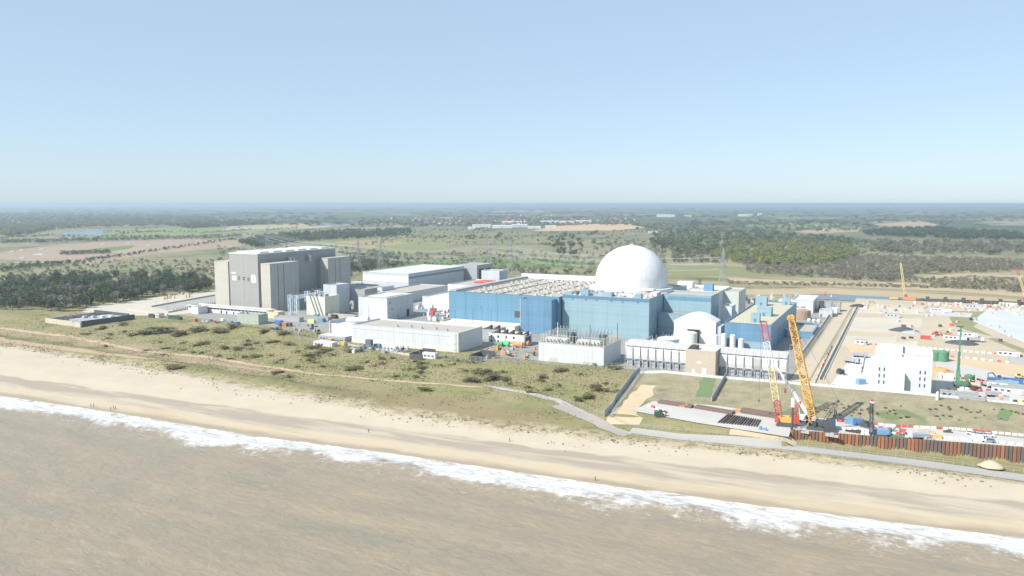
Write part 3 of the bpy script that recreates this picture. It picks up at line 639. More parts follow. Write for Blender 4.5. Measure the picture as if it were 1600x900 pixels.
# --- filter houses on stilts with the brick pump house between
ORD = ['first','second','third','fourth','fifth','sixth','seventh','eighth','ninth','tenth','eleventh','twelfth','thirteenth','fourteenth','fifteenth']
FH = thing('filter_house', 'white bellied filter house hung on steel stilts', 'filter house', (0,0,8))
fw = 4.35
MB().xprism([(0,4.6),(-.5,6.8),(-.5,10.4),(.3,11.6),(5.8,12.6),(5.8,4.6)], .22, fw-.22).build('housing', WHITED, FH)
MB().xprism([(-.5,11.95),(6.6,14.1),(6.6,14.45),(-.5,12.3)], -.06, fw-.14).build('roof', paint('ribbed grey roof', (.42,.415,.40), .1, .4, .7, bands=[(0,1.1,.5)]), FH)
for x in (0, fw-.12):
    for y in (-1.2, 5.6): MB().box(x, x+.16, y, y+.16, -.3, 12 if y < 0 else 13).build('leg', STEEL, FH)
MB().bar((0.1,-1.1,.4), (fw-.05,-1.1,4.2), .1).bar((0.1,-1.1,4.3),(fw,-1.1,4.3),.14).build('brace', STEEL, FH)
MB().box(.6,fw-.8,1.2,5,-.2,3.6).build('machinery', GREYG, FH)
GREYHOUSE = paint('unpainted panel', (.42,.42,.40), .08, .4, .6, bands=[(2,.6,.3)])
cnt = 0
for base, n_, u0, lbl in ((0, 8, -140.5, 'left'), (1, 8, -88.0, 'right')):
    for k in range(n_):
        loc = (u0+k*(fw+.03), 428.2, 8)
        lb = '%s white bellied filter house from the brick house, in the row %s of it' % (ORD[(7-k) if lbl == 'left' else k], lbl)
        if lbl == 'right' and k == 4: lb = 'grey unpainted filter house among the white ones right of the buff brick house'
        if cnt == 0: FH.location = loc; f = FH; f['label'] = lb; f['group'] = 'filter houses left of the brick house'
        else: f = copy_tree(FH, loc, label=lb, group='filter houses %s of the brick house' % lbl)
        if 'grey' in lb[:5]:
            del f['group']
            for c in f.children:
                if c.name.startswith('housing'): c.data = c.data.copy(); c.data.materials[0] = GREYHOUSE
        cnt += 1
bk = hall('brick_house', 'buff brick house with two white doors between the rows of white filter houses', -104.4, -88.3, 421, 440, 21.8, BRICKT, ROOFW, cap=PWHITE)
front(bk, 'door', 3.6, 5.2, 0, 3.4, PWHITE); front(bk, 'door', 9.0, 11.4, 0, 4.6, paint('pale blue door', (.55,.62,.64), .05)); front(bk, 'sign', 6.2, 8.6, 6.6, 7.8, PWHITE); front(bk, 'string_course', .2, 15.9, 5.4, 5.6, CONCL)
MB().box(1.4, 5.2, 3, 9, 13.2, 15.2).build('roof_cowl', DBROWN, bk)
# --- white construction building with slit windows
cw = hall('site_building', 'plain white tall site building with rows of small slit windows and a low forward block', -11.5, 13.5, 425.5, 447, 27.4, paint('white sheet', (.55,.565,.575), .03, .2, .5, bands=[(0,2.4,.12)], streak=.12), ROOFW, cap=PWHITE, para=.4)
MB().box(-1.4, 4.2, -4.2, -.02, -.2, 10.4).build('forward_block', PWHITE, cw)
MB().box(.3, 12.0, .3, 21, 19.5, 20.6).build('roof_deck', PWHITE, cw)
for o_ in list(cw.children):
    if o_.name.startswith('forward'): o_.location.x = 9.2
windows(cw, [2.1, 4.3, 20.0, 22.1], [3.8, 7.0, 10.2], .55, 1.7)
front(cw, 'hatch', 15.2, 15.9, .6, 1.4, DARK); front(cw, 'hatch', 11.9, 12.5, 18.1, 18.9, DSTEEL)
MB().box(11.5, 12.9, -4.3, -4.1, 0, 1.6).build('door', DARK, cw); MB().box(14, 21, -.5, -.05, 0, .8).build('plinth', LBLUE, cw)
# ------------------------------------------------------------------ paving
def sheet(name, label, pts, z, mat, cat='ground'):
    m = MB(); n = len(pts); A = sum(pts[i][0]*pts[(i+1) % n][1]-pts[(i+1) % n][0]*pts[i][1] for i in range(n))
    if A < 0: pts = pts[::-1]
    m.add([(x, y, z) for x, y in pts], [tuple(range(n))])
    return tag(m.build(name, mat), label, cat, kind='structure')
def strip(name, label, line, w0, w1, mat, lift=.10, step=4, cat='path', cross=3):
    """a path laid on the ground along a line of points"""
    pts = []
    for (a, b) in zip(line, line[1:]):
        a, b = Vector(a), Vector(b); n = max(1, int((b-a).length/step)); pts += [a+(b-a)*i/n for i in range(n)]
    pts.append(Vector(line[-1])); m = MB(); vs = []
    for i, p in enumerate(pts):
        t = (pts[min(i+1, len(pts)-1)]-pts[max(i-1, 0)]).normalized(); nn = Vector((-t.y, t.x)); f = i/(len(pts)-1); w_ = w0+(w1-w0)*f
        if name in ('sand_patch', 'spill_sand', 'turf_patch', 'sand_track', 'footpath'): w_ *= 1+(.55 if name != 'turf_patch' else .2)*mnoise.noise((i*.45, w0, 2)); p = p+nn*w_*.12*mnoise.noise((i*.6, 5, w0))
        for c in range(cross+1):
            q = p+nn*w_*(c/cross-.5); vs.append((q.x, q.y, ground_z(q.x, q.y)+lift+.03*math.sin(i*1.3)*0))
    k = cross+1
    m.add(vs, [(i*k+c, (i+1)*k+c, (i+1)*k+c+1, i*k+c+1)[::-1] for i in range(len(pts)-1) for c in range(cross)])
    return tag(m.build(name, mat, smooth=True), label, cat, kind='structure')
sheet('site_yard', 'grey worn yard between the station buildings', [(-560,470),(-520,462),(-470,447),(-440,446),(-425,440),(-350,424),(-330,420.5),(-128,419.5),(-52.5,421.5),(-52.5,780),(-560,780)], 8.012, ASPH)
sheet('concrete_pad', 'pale concrete pad left of the grey hall', spots([(128,488),(140,478),(335,453),(352,470),(345,484),(262,493),(215,493)]), 8.024, CONCL)
sheet('pit_floor', 'sunken grey slab within the pale concrete pad', spots([(235,478),(336,461),(346,472),(262,485)]), 8.036, ROOFG)
sheet('haul_road', 'straight sandy haul road running inland right of the station', [(-51.5,430),(-43,430),(-42,800),(-51.5,800)], 8.02, ROADT)
sheet('construction_ground', 'bare tan ground of the construction site', [(-42,424.5),(30,427),(150,432),(330,520),(330,850),(-42,842)], 8.008, TAN)
sheet('concrete_apron', 'bright white concrete apron left of the white site building', [(-32,425),(-11,426.5),(-9,552),(-25,545)], 8.02, APRON)
sheet('sand_pad', 'pale rectangular graded pads beyond the tan earth', spots([(1316,540),(1335,478),(1445,480),(1432,545)]), 8.02, TANL)
for i, (pp, mt) in enumerate((([(1330,489),(1446,492),(1444,498),(1328,495)], TAN), ([(1326,503),(1440,507),(1438,513),(1323,509)], CONCL), ([(1322,517),(1400,520),(1398,527),(1319,524)], TAN), ([(1342,481),(1380,482),(1378,487),(1339,486)], CONCL), ([(1450,486),(1520,489),(1516,496),(1448,493)], PLATF), ([(1402,510),(1500,514),(1560,528),(1400,534)], TAN))):
    sheet('graded_strip', 'faint graded strip across the far construction pads', spots(pp), 8.035+.004*i, mt)
sheet('haul_strip', 'bright tan strip of earth across the construction site', spots([(1318,536),(1600,572),(1690,584),(1690,606),(1600,590),(1480,566),(1330,552)]), 8.03, paint('orange sand', (.54,.42,.27), .1, .05, .95))
sheet('concrete_yard', 'pale dusty yard full of machines right of the white site building', spots([(1462,560),(1600,592),(1690,612),(1690,642),(1600,634),(1462,618)]), 8.04, PLATF)
sheet('work_platform', 'pale dusty crane platform behind the sheet pile wall', [spot(1020,627,6.9), spot(988,642,6.9), spot(1090,661,6.9), spot(1232,683,6.9), tuple(Vector(W0)+WN*1.5), tuple(Vector(W2)+WN*1.5), tuple(Vector(W2)+WN*30), spot(1600,680,6.9), spot(1400,664,6.9), spot(1215,648,6.9), spot(1120,634,6.9)], 7.0, PLATF)
strip('footpath', 'worn sandy footpath along the dunes', spots([(0,512),(110,525),(220,545),(330,556),(400,567),(500,581),(600,590),(700,598),(755,603)], 6.5), 5, 2.2, paint('sandy path', (.47,.36,.235), .1, .1, .95, fine=.3))
strip('sand_track', 'broad bare sandy strip between path and beach', spots([(-10,528),(110,545),(230,560),(330,566),(420,578),(450,584)], 5.5), 6, 3, paint('bare sandy turf', (.40,.30,.20), .15, .08, .95, fine=.4))
strip('paved_path', 'grey gravel path bending down to the beach track', spots([(755,603),(820,614),(870,624),(905,640),(945,662),(982,673)], 5.5), 2.5, 6, TRACK, .14)
strip('beach_track', 'grey shingle track along the top of the beach', spots([(985,673),(1060,683),(1200,695),(1330,708),(1450,720),(1600,738),(1720,752)], 4.0), 6, 11, TRACK, .12)
sheet_pts = spots([(868,628),(882,627),(930,647),(965,668),(955,671),(905,654),(872,638)], 5.3)
strip('ramp', 'pinkish tarmac ramp ending at a rounded edge above the beach', spots([(872,632),(905,645),(950,664),(975,674)], 5.2), 8, 5, PINKT, .2)
strip('sand_patch', 'bare tan sand scraped open at the left end of the crane platform', spots([(1014,606),(1003,616),(988,630),(976,645),(972,656)], 7), 8, 12, paint('orange bare sand', (.55,.43,.285), .14, .2, .95, fine=.2), .12, cross=8)
strip('spill_sand', 'orange sand spilled before the left end of the pile wall', spots([(1140,680),(1180,684),(1245,692)], 4.6), 5, 7, paint('orange bare sand', (.5,.4,.2)), .16, cross=5)
for i, pts in enumerate(([(1098,620),(1108,598)], [(1310,660),(1345,662),(1405,668)], [(1566,660),(1572,648)])):
    strip('turf_patch', ['vivid green turf patch on the bank beside the second slope fence', 'vivid green turf strip at the bank foot behind the piling rig', 'green turf patch on the bank at the far right'][i], spots(pts, 7.6), [7,5,4][i], [7,6,5][i], paint('vivid turf', (.16,.22,.10), .15, .3, .95, fine=.3), .1, cross=6)
# ------------------------------------------------------------------ sheet pile wall
PILEM = [paint('pile rust %d' % i, c, .18, .25, .85, streak=.35) for i, c in enumerate(((.29,.135,.08),(.19,.12,.09),(.15,.125,.115),(.37,.165,.085),(.235,.13,.09)))]
pw = thing('sheet_pile_wall', 'long wall of rusty steel sheet piles holding up the crane platform', 'retaining wall', (W0[0], W0[1], 0), math.atan2(WDIR.y, WDIR.x))
PITCHW = 1.36; pmesh = []
for m_ in PILEM:
    k = MB(); a = PITCHW
    prof = [(0,.0),(.18,.0),(.34,-.42),(.34+.66,-.42),(1.18,0),(a-.02,0),(a-.02,.10),(1.22,.10),(1.04,-.30),(.30,-.30),(.14,.12),(0,.12)]
    prof = [(x, y) for x, y in prof]
    k.prism(prof, 0.6, 8.0); pmesh.append(k.mesh('sheet_pile', m_))
L_ = (Vector(W2)-Vector(W0)).length
for i in range(int(L_/PITCHW)):
    o = link('sheet_pile', rnd.choice(pmesh), pw, (i*PITCHW, 0, rnd.uniform(-.06,.06)))
e_ = MB()
for i in range(8): e_.box(.02, .14, .15+i*.9, .15+i*.9+.8, 1, 7.9)
e_.build('return_piles', PILEM[2], pw)
# loose piles on the platform
PZ = 7.0
lm = MB().add([(-.28,0,0),(.28,0,0),(.28,1,0),(-.28,1,0),(-.16,0,.42),(.16,0,.42),(.16,1,.42),(-.16,1,.42)], [(3,2,1,0),(4,5,6,7),(0,1,5,4),(1,2,6,5),(2,3,7,6),(3,0,4,7)])
lmesh = [lm.mesh('steel_pile', m_) for m_ in (PILEM[1], PILEM[2], DBROWN)]
def lay(name, me, a, b, z, label, cat, group):
    a, b = Vector(a), Vector(b); o = link(name, me, None, (a.x, a.y, z), math.atan2(b.y-a.y, b.x-a.x)-math.pi/2); o.scale.y = (b-a).length
    return tag(o, label, cat, group)
for k in range(15):
    f = k/14; a = spot(1122+f*60, 661+f*6, PZ); b = spot(1138+f*50, 648+f*9, PZ)
    o = lay('steel_pile', lmesh[k % 3], a, b, PZ+.01, '%s dark steel pile from the left in the ladder-like row on the crane platform' % ORD[k], 'pile', 'steel piles laid in a row'); o.scale.x = .95; o.scale.z = 1.4
for si, (p0, p1, nm) in enumerate(((spot(1028,630,PZ), spot(1080,638,PZ), 'leftmost'), (spot(1085,638,PZ), spot(1144,648,PZ), 'middle'), (spot(1157,645,PZ), spot(1214,654,PZ), 'rightmost'))):
    d_ = (Vector(p1)-Vector(p0)).normalized(); n_ = Vector((-d_.y, d_.x))
    for r_ in range(4):
        for l_ in range(2 if si < 2 else 3):
            off = n_*(r_*.95); o = lay('steel_pile', lmesh[(r_+l_) % 2+(0 if si else 0)], Vector(p0)+off, Vector(p1)+off, PZ+.01+l_*.62, 'long brown steel pile in the %s stack along the bank foot' % nm, 'pile', '%s stack of long piles' % nm); o.scale.x = 1.5; o.scale.z = 1.4
# ------------------------------------------------------------------ vehicles and plant
def wheel(m, x, y, r, w_): m.tube((x-w_/2, y, r), (x+w_/2, y, r), r, n=10)
def car(label, loc, rz, mat, kind='car', group=None):
    t = thing('parked_car' if kind == 'car' else 'parked_van', label, kind, loc, rz, group); L = 4.4 if kind == 'car' else 5.4; h = .75 if kind == 'car' else 1.05
    MB().taper(-.9,.9,-L/2,L/2,.32,h+.22,.08).build('body', mat, t)
    if kind == 'car': MB().taper(-.82,.82,-1.0,1.9,h+.2,1.46,.28).build('windows', GLASS, t); MB().cbox(0,.45,1.44,1.2,2.1,.06).build('roof', mat, t)
    else: MB().taper(-.9,.9,-1.7,L/2-.03,h+.2,2.15,.06).build('box', mat, t); MB().add([(-.84,-2.3,1.25),(.84,-2.3,1.25),(.8,-1.72,2.0),(-.8,-1.72,2.0),(-.84,-1.7,1.25),(.84,-1.7,1.25)],[(0,1,2,3),(0,3,4),(1,5,2),(0,4,5,1),(4,3,2,5)]).build('windscreen', GLASS, t)
    for x in (-.82,.82):
        for y in (-L*.31, L*.31): m = MB(); wheel(m, 0, 0, .34, .22); m.build('wheel', TYRE, t, (x, y, 0))
    for x in (-.6,.6): MB().cbox(x,-L/2-.005,.6,.32,.05,.16).build('headlight', PWHITE, t)
    return t
def lorry(label, loc, rz, mat, bed, cat='lorry'):
    t = thing('site_lorry', label, cat, loc, rz)
    MB().taper(-1.2,1.2,-4.2,-2.1,.7,2.9,.1).build('cab', mat, t); MB().box(-1.0,1.0,-4.28,-4.18,1.7,2.6).build('windscreen', GLASS, t)
    MB().box(-.5,.5,-3,4.2,.6,.95).build('chassis', DSTEEL, t)
    MB().taper(-1.25,1.25,-1.9,4.3,1.0,2.5,-.12).build('load_bed', bed, t)
    for x in (-1.05,1.05):
        for y in (-3.3,1.6,3.0): m = MB(); wheel(m,0,0,.5,.3); m.build('wheel', TYRE, t, (x,y,0))
    return t
def excavator(label, loc, rz, mat, arm=1.0, track=DSTEEL):
    t = thing('excavator', label, 'excavator', loc, rz)
    for x in (-1.15,1.15): MB().xprism([(-1.9,.1),(-2.3,.5),(-1.9,.9),(1.9,.9),(2.3,.5),(1.9,.1)], x-.28, x+.28).build('track', track, t)
    MB().box(-1.3,1.3,-1.4,2.1,1.0,1.9).taper(-1.25,1.25,.4,2.1,1.9,2.3,.15).build('body', mat, t)
    MB().taper(-1.25,-.2,-1.3,.3,1.9,3.0,.08).build('cab', GLASS, t); MB().cbox(-.72,-.5,3.0,.95,1.5,.08).build('cab_roof', mat, t)
    MB().bar((.3,-1.2,1.6),(.3,-3.4*arm,4.2*arm),.38,.5).bar((.3,-3.4*arm,4.2*arm),(.3,-5.6*arm,3.4*arm),.34,.45).build('boom', mat, t)
    MB().bar((.3,-5.6*arm,3.5*arm),(.3,-5.2*arm,1.2),.28,.36).build('stick', mat, t); MB().taper(-.3,.9,-5.8*arm,-4.9*arm,.35,1.25,.12).build('bucket', DSTEEL, t)
    return t
def container(label, loc, rz, mat, L=6.1, W=2.44, H=2.6, name='container', cat='container', group=None):
    t = thing(name, label, cat, loc, rz, group)
    m = MB(); m.box(-L/2,L/2,-W/2,W/2,0,H); n = int(L/.6)
    for i in range(n):
        x = -L/2+.3+i*.6; m.box(x, x+.3, -W/2-.04, -W/2, .15, H-.15).box(x, x+.3, W/2, W/2+.04, .15, H-.15)
    m.build('shell', mat, t)
    MB().box(L/2,L/2+.05,-W/2+.1,-.04,.1,H-.1).box(L/2,L/2+.05,.04,W/2-.1,.1,H-.1).build('door', mat, t)
    f = MB()
    for x in (-L/2-.03, L/2-.1):
        for y in (-W/2-.05, W/2-.08): f.box(x, x+.14, y, y+.14, 0, H+.03)
    f.build('corner_posts', mat, t); return t
def cabin(label, loc, rz, mat, L=9.6, W=3, H=2.8, roof=None, name='site_cabin', group=None):
    t = thing(name, label, 'cabin', loc, rz, group)
    MB().box(-L/2,L/2,-W/2,W/2,.15,H).build('wall', mat, t); MB().box(-L/2-.1,L/2+.1,-W/2-.1,W/2+.1,H,H+.15).build('roof', roof or ROOFG, t)
    for i in range(3): MB().box(-L/2+1.2+i*2.6,-L/2+2.6+i*2.6,-W/2-.04,-W/2+.02,1.2,2.2).build('window', GLASS, t)
    MB().box(L/2-1.6,L/2-.6,-W/2-.05,-W/2+.02,.2,2.3).build('door', GREYG, t); MB().box(-L/2,L/2,-W/2+.1,W/2-.1,0,.15).build('skid', DSTEEL, t); return t
def crawler(t, mat, L=9, W=7.5, tr=DSTEEL):
    for y in (-W/2, W/2): MB().add([(x*L/2, y+s*.6, z) for s in (-1,1) for x, z in ((-1,.6),(-.88,0),(.88,0),(1,.6),(.88,1.25),(-.88,1.25))], [(0,1,2,3,4,5),(11,10,9,8,7,6)]+[(i+6,(i+1)%6+6,(i+1)%6,i) for i in range(6)]).build('track', tr, t)
    MB().box(-1.6,1.6,-W/2+.6,W/2-.6,.5,1.3).build('undercarriage', tr, t)
def lattice_boom(m, p, q, w0, w1, n, t, e0=1, e1=1):
    """tapered four-chord lattice from p to q"""
    p, q = Vector(p), Vector(q); d_ = (q-p); ax = d_.normalized(); s = ax.cross(Vector((0,1,0))).normalized(); r_ = s.cross(ax)
    def ring(f):
        w_ = w0+(w1-w0)*f
        if e0 and f < .06: w_ *= .35+.65*f/.06
        if e1 and f > .94: w_ *= .4+.6*(1-f)/.06
        c = p+d_*f; return [c+s*w_/2+r_*w_/2, c-s*w_/2+r_*w_/2, c-s*w_/2-r_*w_/2, c+s*w_/2-r_*w_/2]
    R = [ring(k/n) for k in range(n+1)]
    for k in range(n):
        for i in range(4):
            m.bar(R[k][i], R[k+1][i], t)
            j = (i+1) % 4
            m.bar(R[k][i], R[k+1][j], t*.6) if (k+i) % 2 else m.bar(R[k][j], R[k+1][i], t*.6)
            m.bar(R[k+1][i], R[k+1][j], t*.55)
def sub3(a, b, f): a, b = Vector(a), Vector(b); return a+(b-a)*f
# big yellow crawler crane
cx, cy_ = spot(1273, 671, PZ)
c1 = thing('crawler_crane', 'huge yellow lattice-boom crawler crane with dark body standing at the pile wall', 'crane', (cx+1, cy_+2.2, PZ))
crawler(c1, DSTEEL, 8.5, 6.6); MB().box(-1,6.4,-1.7,1.7,1.4,3.6).build('engine_house', DSTEEL, c1); MB().box(4.2,6.6,-2.2,2.2,1.2,4.4).build('counterweight', paint('dark blue steel', (.06,.08,.13), .2), c1)
MB().taper(-2.2,-.4,-2.9,-1.4,1.5,3.5,.12).build('cab', GLASS, c1)
tip = (-13.0, 6.0, 45.5)
m = MB(); lattice_boom(m, (-1.6,0,1.6), tip, 2.9, 2.5, 24, .30); m.build('boom', YELLOW, c1)
m = MB(); lattice_boom(m, sub3((-1.6,0,1.6), tip, .955), sub3((-1.6,0,1.6), tip, 1.01), 2.5, 2.5, 3, .42); m.build('boom_head', YELLOW, c1)
m = MB(); lattice_boom(m, (2,0,3), (7.5,1,12.5), 1.2, 1.0, 6, .16); m.build('back_mast', DSTEEL, c1)
m = MB().tube((7.5,1,12.5), tip, .06, n=5).tube((7.5,1,12.5),(6,0,3.6),.06,n=5).tube((tip[0]-1,tip[1]-1,tip[2]),(tip[0]-1,tip[1]-1,14),.05,n=5); m.build('cables', DSTEEL, c1)
MB().taper(tip[0]-1.5,tip[0]-.5,tip[1]-1.5,tip[1]-.5,12.6,14,.2).build('hook_block', RED, c1)
m = MB()
for k in range(3): m.tube((-2.6-k*2.9, -.6+k*1.4, 9+k*9.5), (-2.9-k*2.9, -.2+k*1.4, 10.4+k*9.5), .5, n=8)
m.build('winch_drums', paint('orange brown steel', (.42,.2,.07), .2), c1)
# red, white and yellow crane
cx, cy_ = spot(1228, 664, PZ)
c2 = thing('crawler_crane', 'crawler crane with red, white and pale yellow lattice boom and a red-yellow body', 'crane', (cx, cy_, PZ), rad(8))
crawler(c2, DSTEEL, 8.2, 5.6); MB().box(-3.6,2.4,-1.7,1.7,1.4,3.5).build('body', YELLOW, c2); MB().box(2.4,5.2,-2,2,1.3,4.8).build('counterweight', RED, c2); MB().taper(-4.6,-3,-2.6,-1.0,1.5,3.6,.1).build('cab', RED, c2); MB().box(-4.62,-4.3,-2.4,-1.2,2.3,3.4).build('cab_window', GLASS, c2)
b0, b1 = (-2.5,0,1.8), (-10.5,5.5,42.5)
for f0, f1, mt, nm in ((0,.2,RED,'boom_foot'),(.2,.52,PYEL,'boom_lower_section'),(.52,.8,PWHITE,'boom_middle_section'),(.8,1,RED,'boom_tip')):
    m = MB(); lattice_boom(m, sub3(b0,b1,f0), sub3(b0,b1,f1), 2.4, 2.4, max(3, int(24*(f1-f0))), .27, f0 == 0, 0); m.build(nm, mt, c2)
m = MB(); lattice_boom(m, (1.5,0,3), (5.5,.6,10.5), 1.6, 1.0, 5, .2); m.build('back_mast', RED, c2)
MB().tube((5.5,.6,10.5), b1, .05, n=5).tube((5.5,.6,10.5),(4,0,4.6),.06,n=5).tube((b1[0]-.8,b1[1]-.6,b1[2]),(b1[0]-.8,b1[1]-.6,9),.05,n=5).build('cables', DSTEEL, c2)
MB().taper(b1[0]-1.2,b1[0]-.4,b1[1]-1,b1[1]-.2,8,9,.15).build('hook_block', DSTEEL, c2)
# white telescopic mobile crane
cx, cy_ = spot(1253, 661, PZ)
c3 = thing('mobile_crane', 'white mobile crane with a long slanting telescopic boom between the two lattice cranes', 'crane', (cx, cy_+2, PZ), rad(-6))
MB().box(-5.5,5.5,-1.3,1.3,.8,1.7).build('chassis', PWHITE, c3); MB().taper(3.8,6.2,-1.3,1.3,.9,2.9,.15).build('driving_cab', PWHITE, c3); MB().box(5.95,6.15,-1.05,1.05,1.8,2.6).build('windscreen', GLASS, c3)
MB().box(-2.5,2.5,-1.35,1.35,1.7,3.2).build('turntable', PWHITE, c3); MB().box(1.6,3.4,-1.4,1.4,1.8,3.6).build('counterweight', DSTEEL, c3)
for x in (-4.4,-2.6,-.6,2.2,4.2):
    for y in (-1.2,1.2): MB().tube((x,y-.2,.6),(x,y+.2,.6),.62,n=10).build('wheel', TYRE, c3)
q0, q1 = Vector((2.2,0,3.6)), Vector((-15.2,7,24))
for k, (f0, f1, ww) in enumerate(((0,.4,1.15),(.4,.72,.85),(.72,1,.55))): MB().bar(sub3(q0,q1,f0), sub3(q0,q1,f1), ww, ww*1.15).build('boom_section', PWHITE, c3)
MB().tube((-1,0,2.4), sub3(q0,q1,.28), .32, n=8).build('lift_ram', STEEL, c3)
for s_ in (-1,1):
    for x in (-3.6,3.2): MB().box(x-.2,x+.2,s_*1.3-(0 if s_ > 0 else 2.4),s_*1.3+(2.4 if s_ > 0 else 0),.6,.9).box(x-.4,x+.4,s_*3.5-.4,s_*3.5+.4,0,.7).build('outrigger', YELLOW, c3)
cx, cy_ = spot(1237, 672, PZ)
vp = thing('pile_leader', 'slim dark pile leader with a white head at the left end of the pile wall', 'pile leader', (cx, cy_+.6, PZ))
MB().tube((0,0,-.1),(0,0,13.2),.42,n=10).build('pile', DSTEEL, vp); MB().cbox(0,0,9.6,1.3,1.3,3.6).build('hammer', PWHITE, vp); MB().cbox(0,0,13.2,.7,.7,.8).build('head', STEEL, vp)
# blue piling rig
cx, cy_ = spot(1363, 684, PZ)
c4 = thing('piling_rig', 'blue piling rig with a tall dark lattice mast at the pile wall', 'piling rig', (cx+2.2, cy_+2.6, PZ), rad(20))
crawler(c4, DSTEEL, 5.4, 3.8); MB().box(-1.2,3.6,-1.5,1.5,1.3,3.2).build('body', LBLUE, c4); MB().taper(-2.4,-.8,-1.5,-.2,1.3,3.3,.1).build('cab', GLASS, c4); MB().box(3.0,4.2,-1.4,1.4,1.2,2.8).build('counterweight', SBLUE, c4)
m = MB(); lattice_boom(m, (-3,0,.2), (-3.1,.3,15), 1.1, 1.0, 12, .17); m.build('mast', DSTEEL, c4)
MB().cbox(-3.7,0,9.6,1.1,1.2,2.6).build('hammer', DSTEEL, c4); MB().cbox(-3.05,.2,13.6,1.2,1.0,.8).build('mast_head', PWHITE, c4); MB().cbox(-3.05,.2,14.4,.9,.9,.5).build('mast_cap', RED, c4)
MB().bar((1,0,3.2),(-2.8,0,8),.25).bar((-1,-.6,2),(-2.9,-.3,4.4),.22).build('stay', LBLUE, c4)
cx, cy_ = spot(1386, 683, PZ); excavator('bright green crawler excavator next to the blue piling rig', (cx, cy_+2, PZ), rad(95), GREEN, .95)
cx, cy_ = spot(1402, 686, PZ); container('low green skip right of the green excavator', (cx, cy_+1.5, PZ), 0, GREEN, 5, 2, 1.1, 'skip', 'skip')
cx, cy_ = spot(1433, 688, PZ); t = lorry('grey-white lorry parked facing the pile wall', (cx, cy_+2, PZ), rad(-70), PWHITE, GREYG)
for i, (px, py, rz, lb) in enumerate(((1519,679,80,'white car at the left of the three parked on the crane platform'),(1531,681,82,'silver car between two white cars on the crane platform'),(1545,682,80,'white car at the right of the three parked on the crane platform'))):
    x, y = spot(px, py, PZ); car(lb, (x, y, PZ), rad(rz), PWHITE if i != 1 else paint('silver paint', (.5,.51,.53), .05, .5, .3), 'car')
x, y = spot(1529, 689, PZ); car('white van nearest the pile wall below the three parked cars', (x, y, PZ), rad(85), PWHITE, 'van')
x, y = spot(1541, 690, PZ); car('blue-grey car just right of the white van', (x+1, y, PZ), rad(-95), paint('blue grey paint', (.2,.26,.32), .05, .5, .3))
x, y = spot(1327, 662, PZ); container('light blue container, left of the pair at the bank foot', (x, y, PZ), rad(-5), LBLUE, 3.2, 2.5, 2.6)
x, y = spot(1341, 664, PZ); container('dark blue container with a black cover, right of the pair at the bank foot', (x, y, PZ), rad(-5), SBLUE, 3.6, 2.5, 2.6)
x, y = spot(1349, 667, PZ); excavator('small dark excavator beside the dark blue container', (x+1, y, PZ), rad(60), DSTEEL, .6)
x, y = spot(1295, 676, PZ); container('dark tarpaulin-covered generator right of the yellow crane', (x, y+1, PZ), rad(8), DSTEEL, 4, 2.4, 2.6, 'generator', 'generator')
x, y = spot(1310, 657, PZ); excavator('black long-armed excavator at the bank foot behind the barriers', (x, y, PZ), rad(200), DSTEEL, .9)
x, y = spot(1022, 650, PZ); excavator('dark green mini excavator at the left tip of the crane platform', (x+2, y+1, PZ), rad(110), paint('dark green paint', (.05,.12,.07), .2), .55)
for i, (px, py, L, mt, lb) in enumerate(((1461,684,5,YELLOW,'yellow pallet of timber on the crane platform, left of the parked cars'),(1413,676,4,RED,'red pallet of fittings behind the green skip'),(1383,672,5,RED,'red tool rack beside the mast of the piling rig'),(1333,676,6,DBROWN,'brown heap of short piles behind the pile wall'),(1300,682,5,STEEL,'grey stack of walings beside the yellow crane'),(1452,688,4,STEEL,'steel rack behind the pile wall beside the grey lorry'),(1068,636,4,ORANGE,'orange box between the left and middle pile stacks'),(1152,644,4,ORANGE,'orange box between the middle and rightmost pile stacks'),(1255,676,5,STEEL,'grey steel frame behind the end of the pile wall'),(1480,676,3,DSTEEL,'dark generator box left of the parked cars'),(1448,676,6,TAN,'timber mats beside the barriers'),(1192,672,3,LBLUE,'blue drum crate before the red and yellow crane'))):
    x, y = spot(px, py, PZ); t = thing('supply_stack', lb, 'pallet', (x, y, PZ), rad(rnd.uniform(-15,15)))
    MB().cbox(0,0,0,L,1.6,.15).build('base', TAN, t)
    for k in range(3): MB().cbox(-L/2+L*(k+.5)/3, 0, .15, L/3-.12, 1.4, .6+.35*((i+k) % 3)).build('crate', mt, t)
# barriers of red and white plastic
bar_m = [MB().xprism([(-.25,0),(.25,0),(.18,.35),(.09,1.0),(-.09,1.0),(-.18,.35)], -1.0, 1.0).mesh('barrier', m_) for m_ in (RED, PWHITE)]
MARKS = [(1285,665,'by the yellow crane'),(1365,684,'by the piling rig'),(1433,686,'by the grey-white lorry'),(1490,684,'left of the parked cars'),(1530,684,'beside the parked cars'),(1590,690,'near the right edge'),(1020,640,'at the platform tip'),(1310,530,'at the road ditch'),(1280,590,'below the road wall'),(1350,570,'beside the apron'),(1345,540,'left end'),(1420,545,'behind the white building'),(1500,550,'behind the green rig'),(1580,560,'right end'),(1510,608,'by the green rig'),(1545,611,'by the blue container')]
MARKP = [(spot(a, b, 7.5), t) for a, b, t in MARKS]
def near(p): return ', '+min(MARKP, key=lambda q: (q[0][0]-p.x)**2+(q[0][1]-p.y)**2)[1]
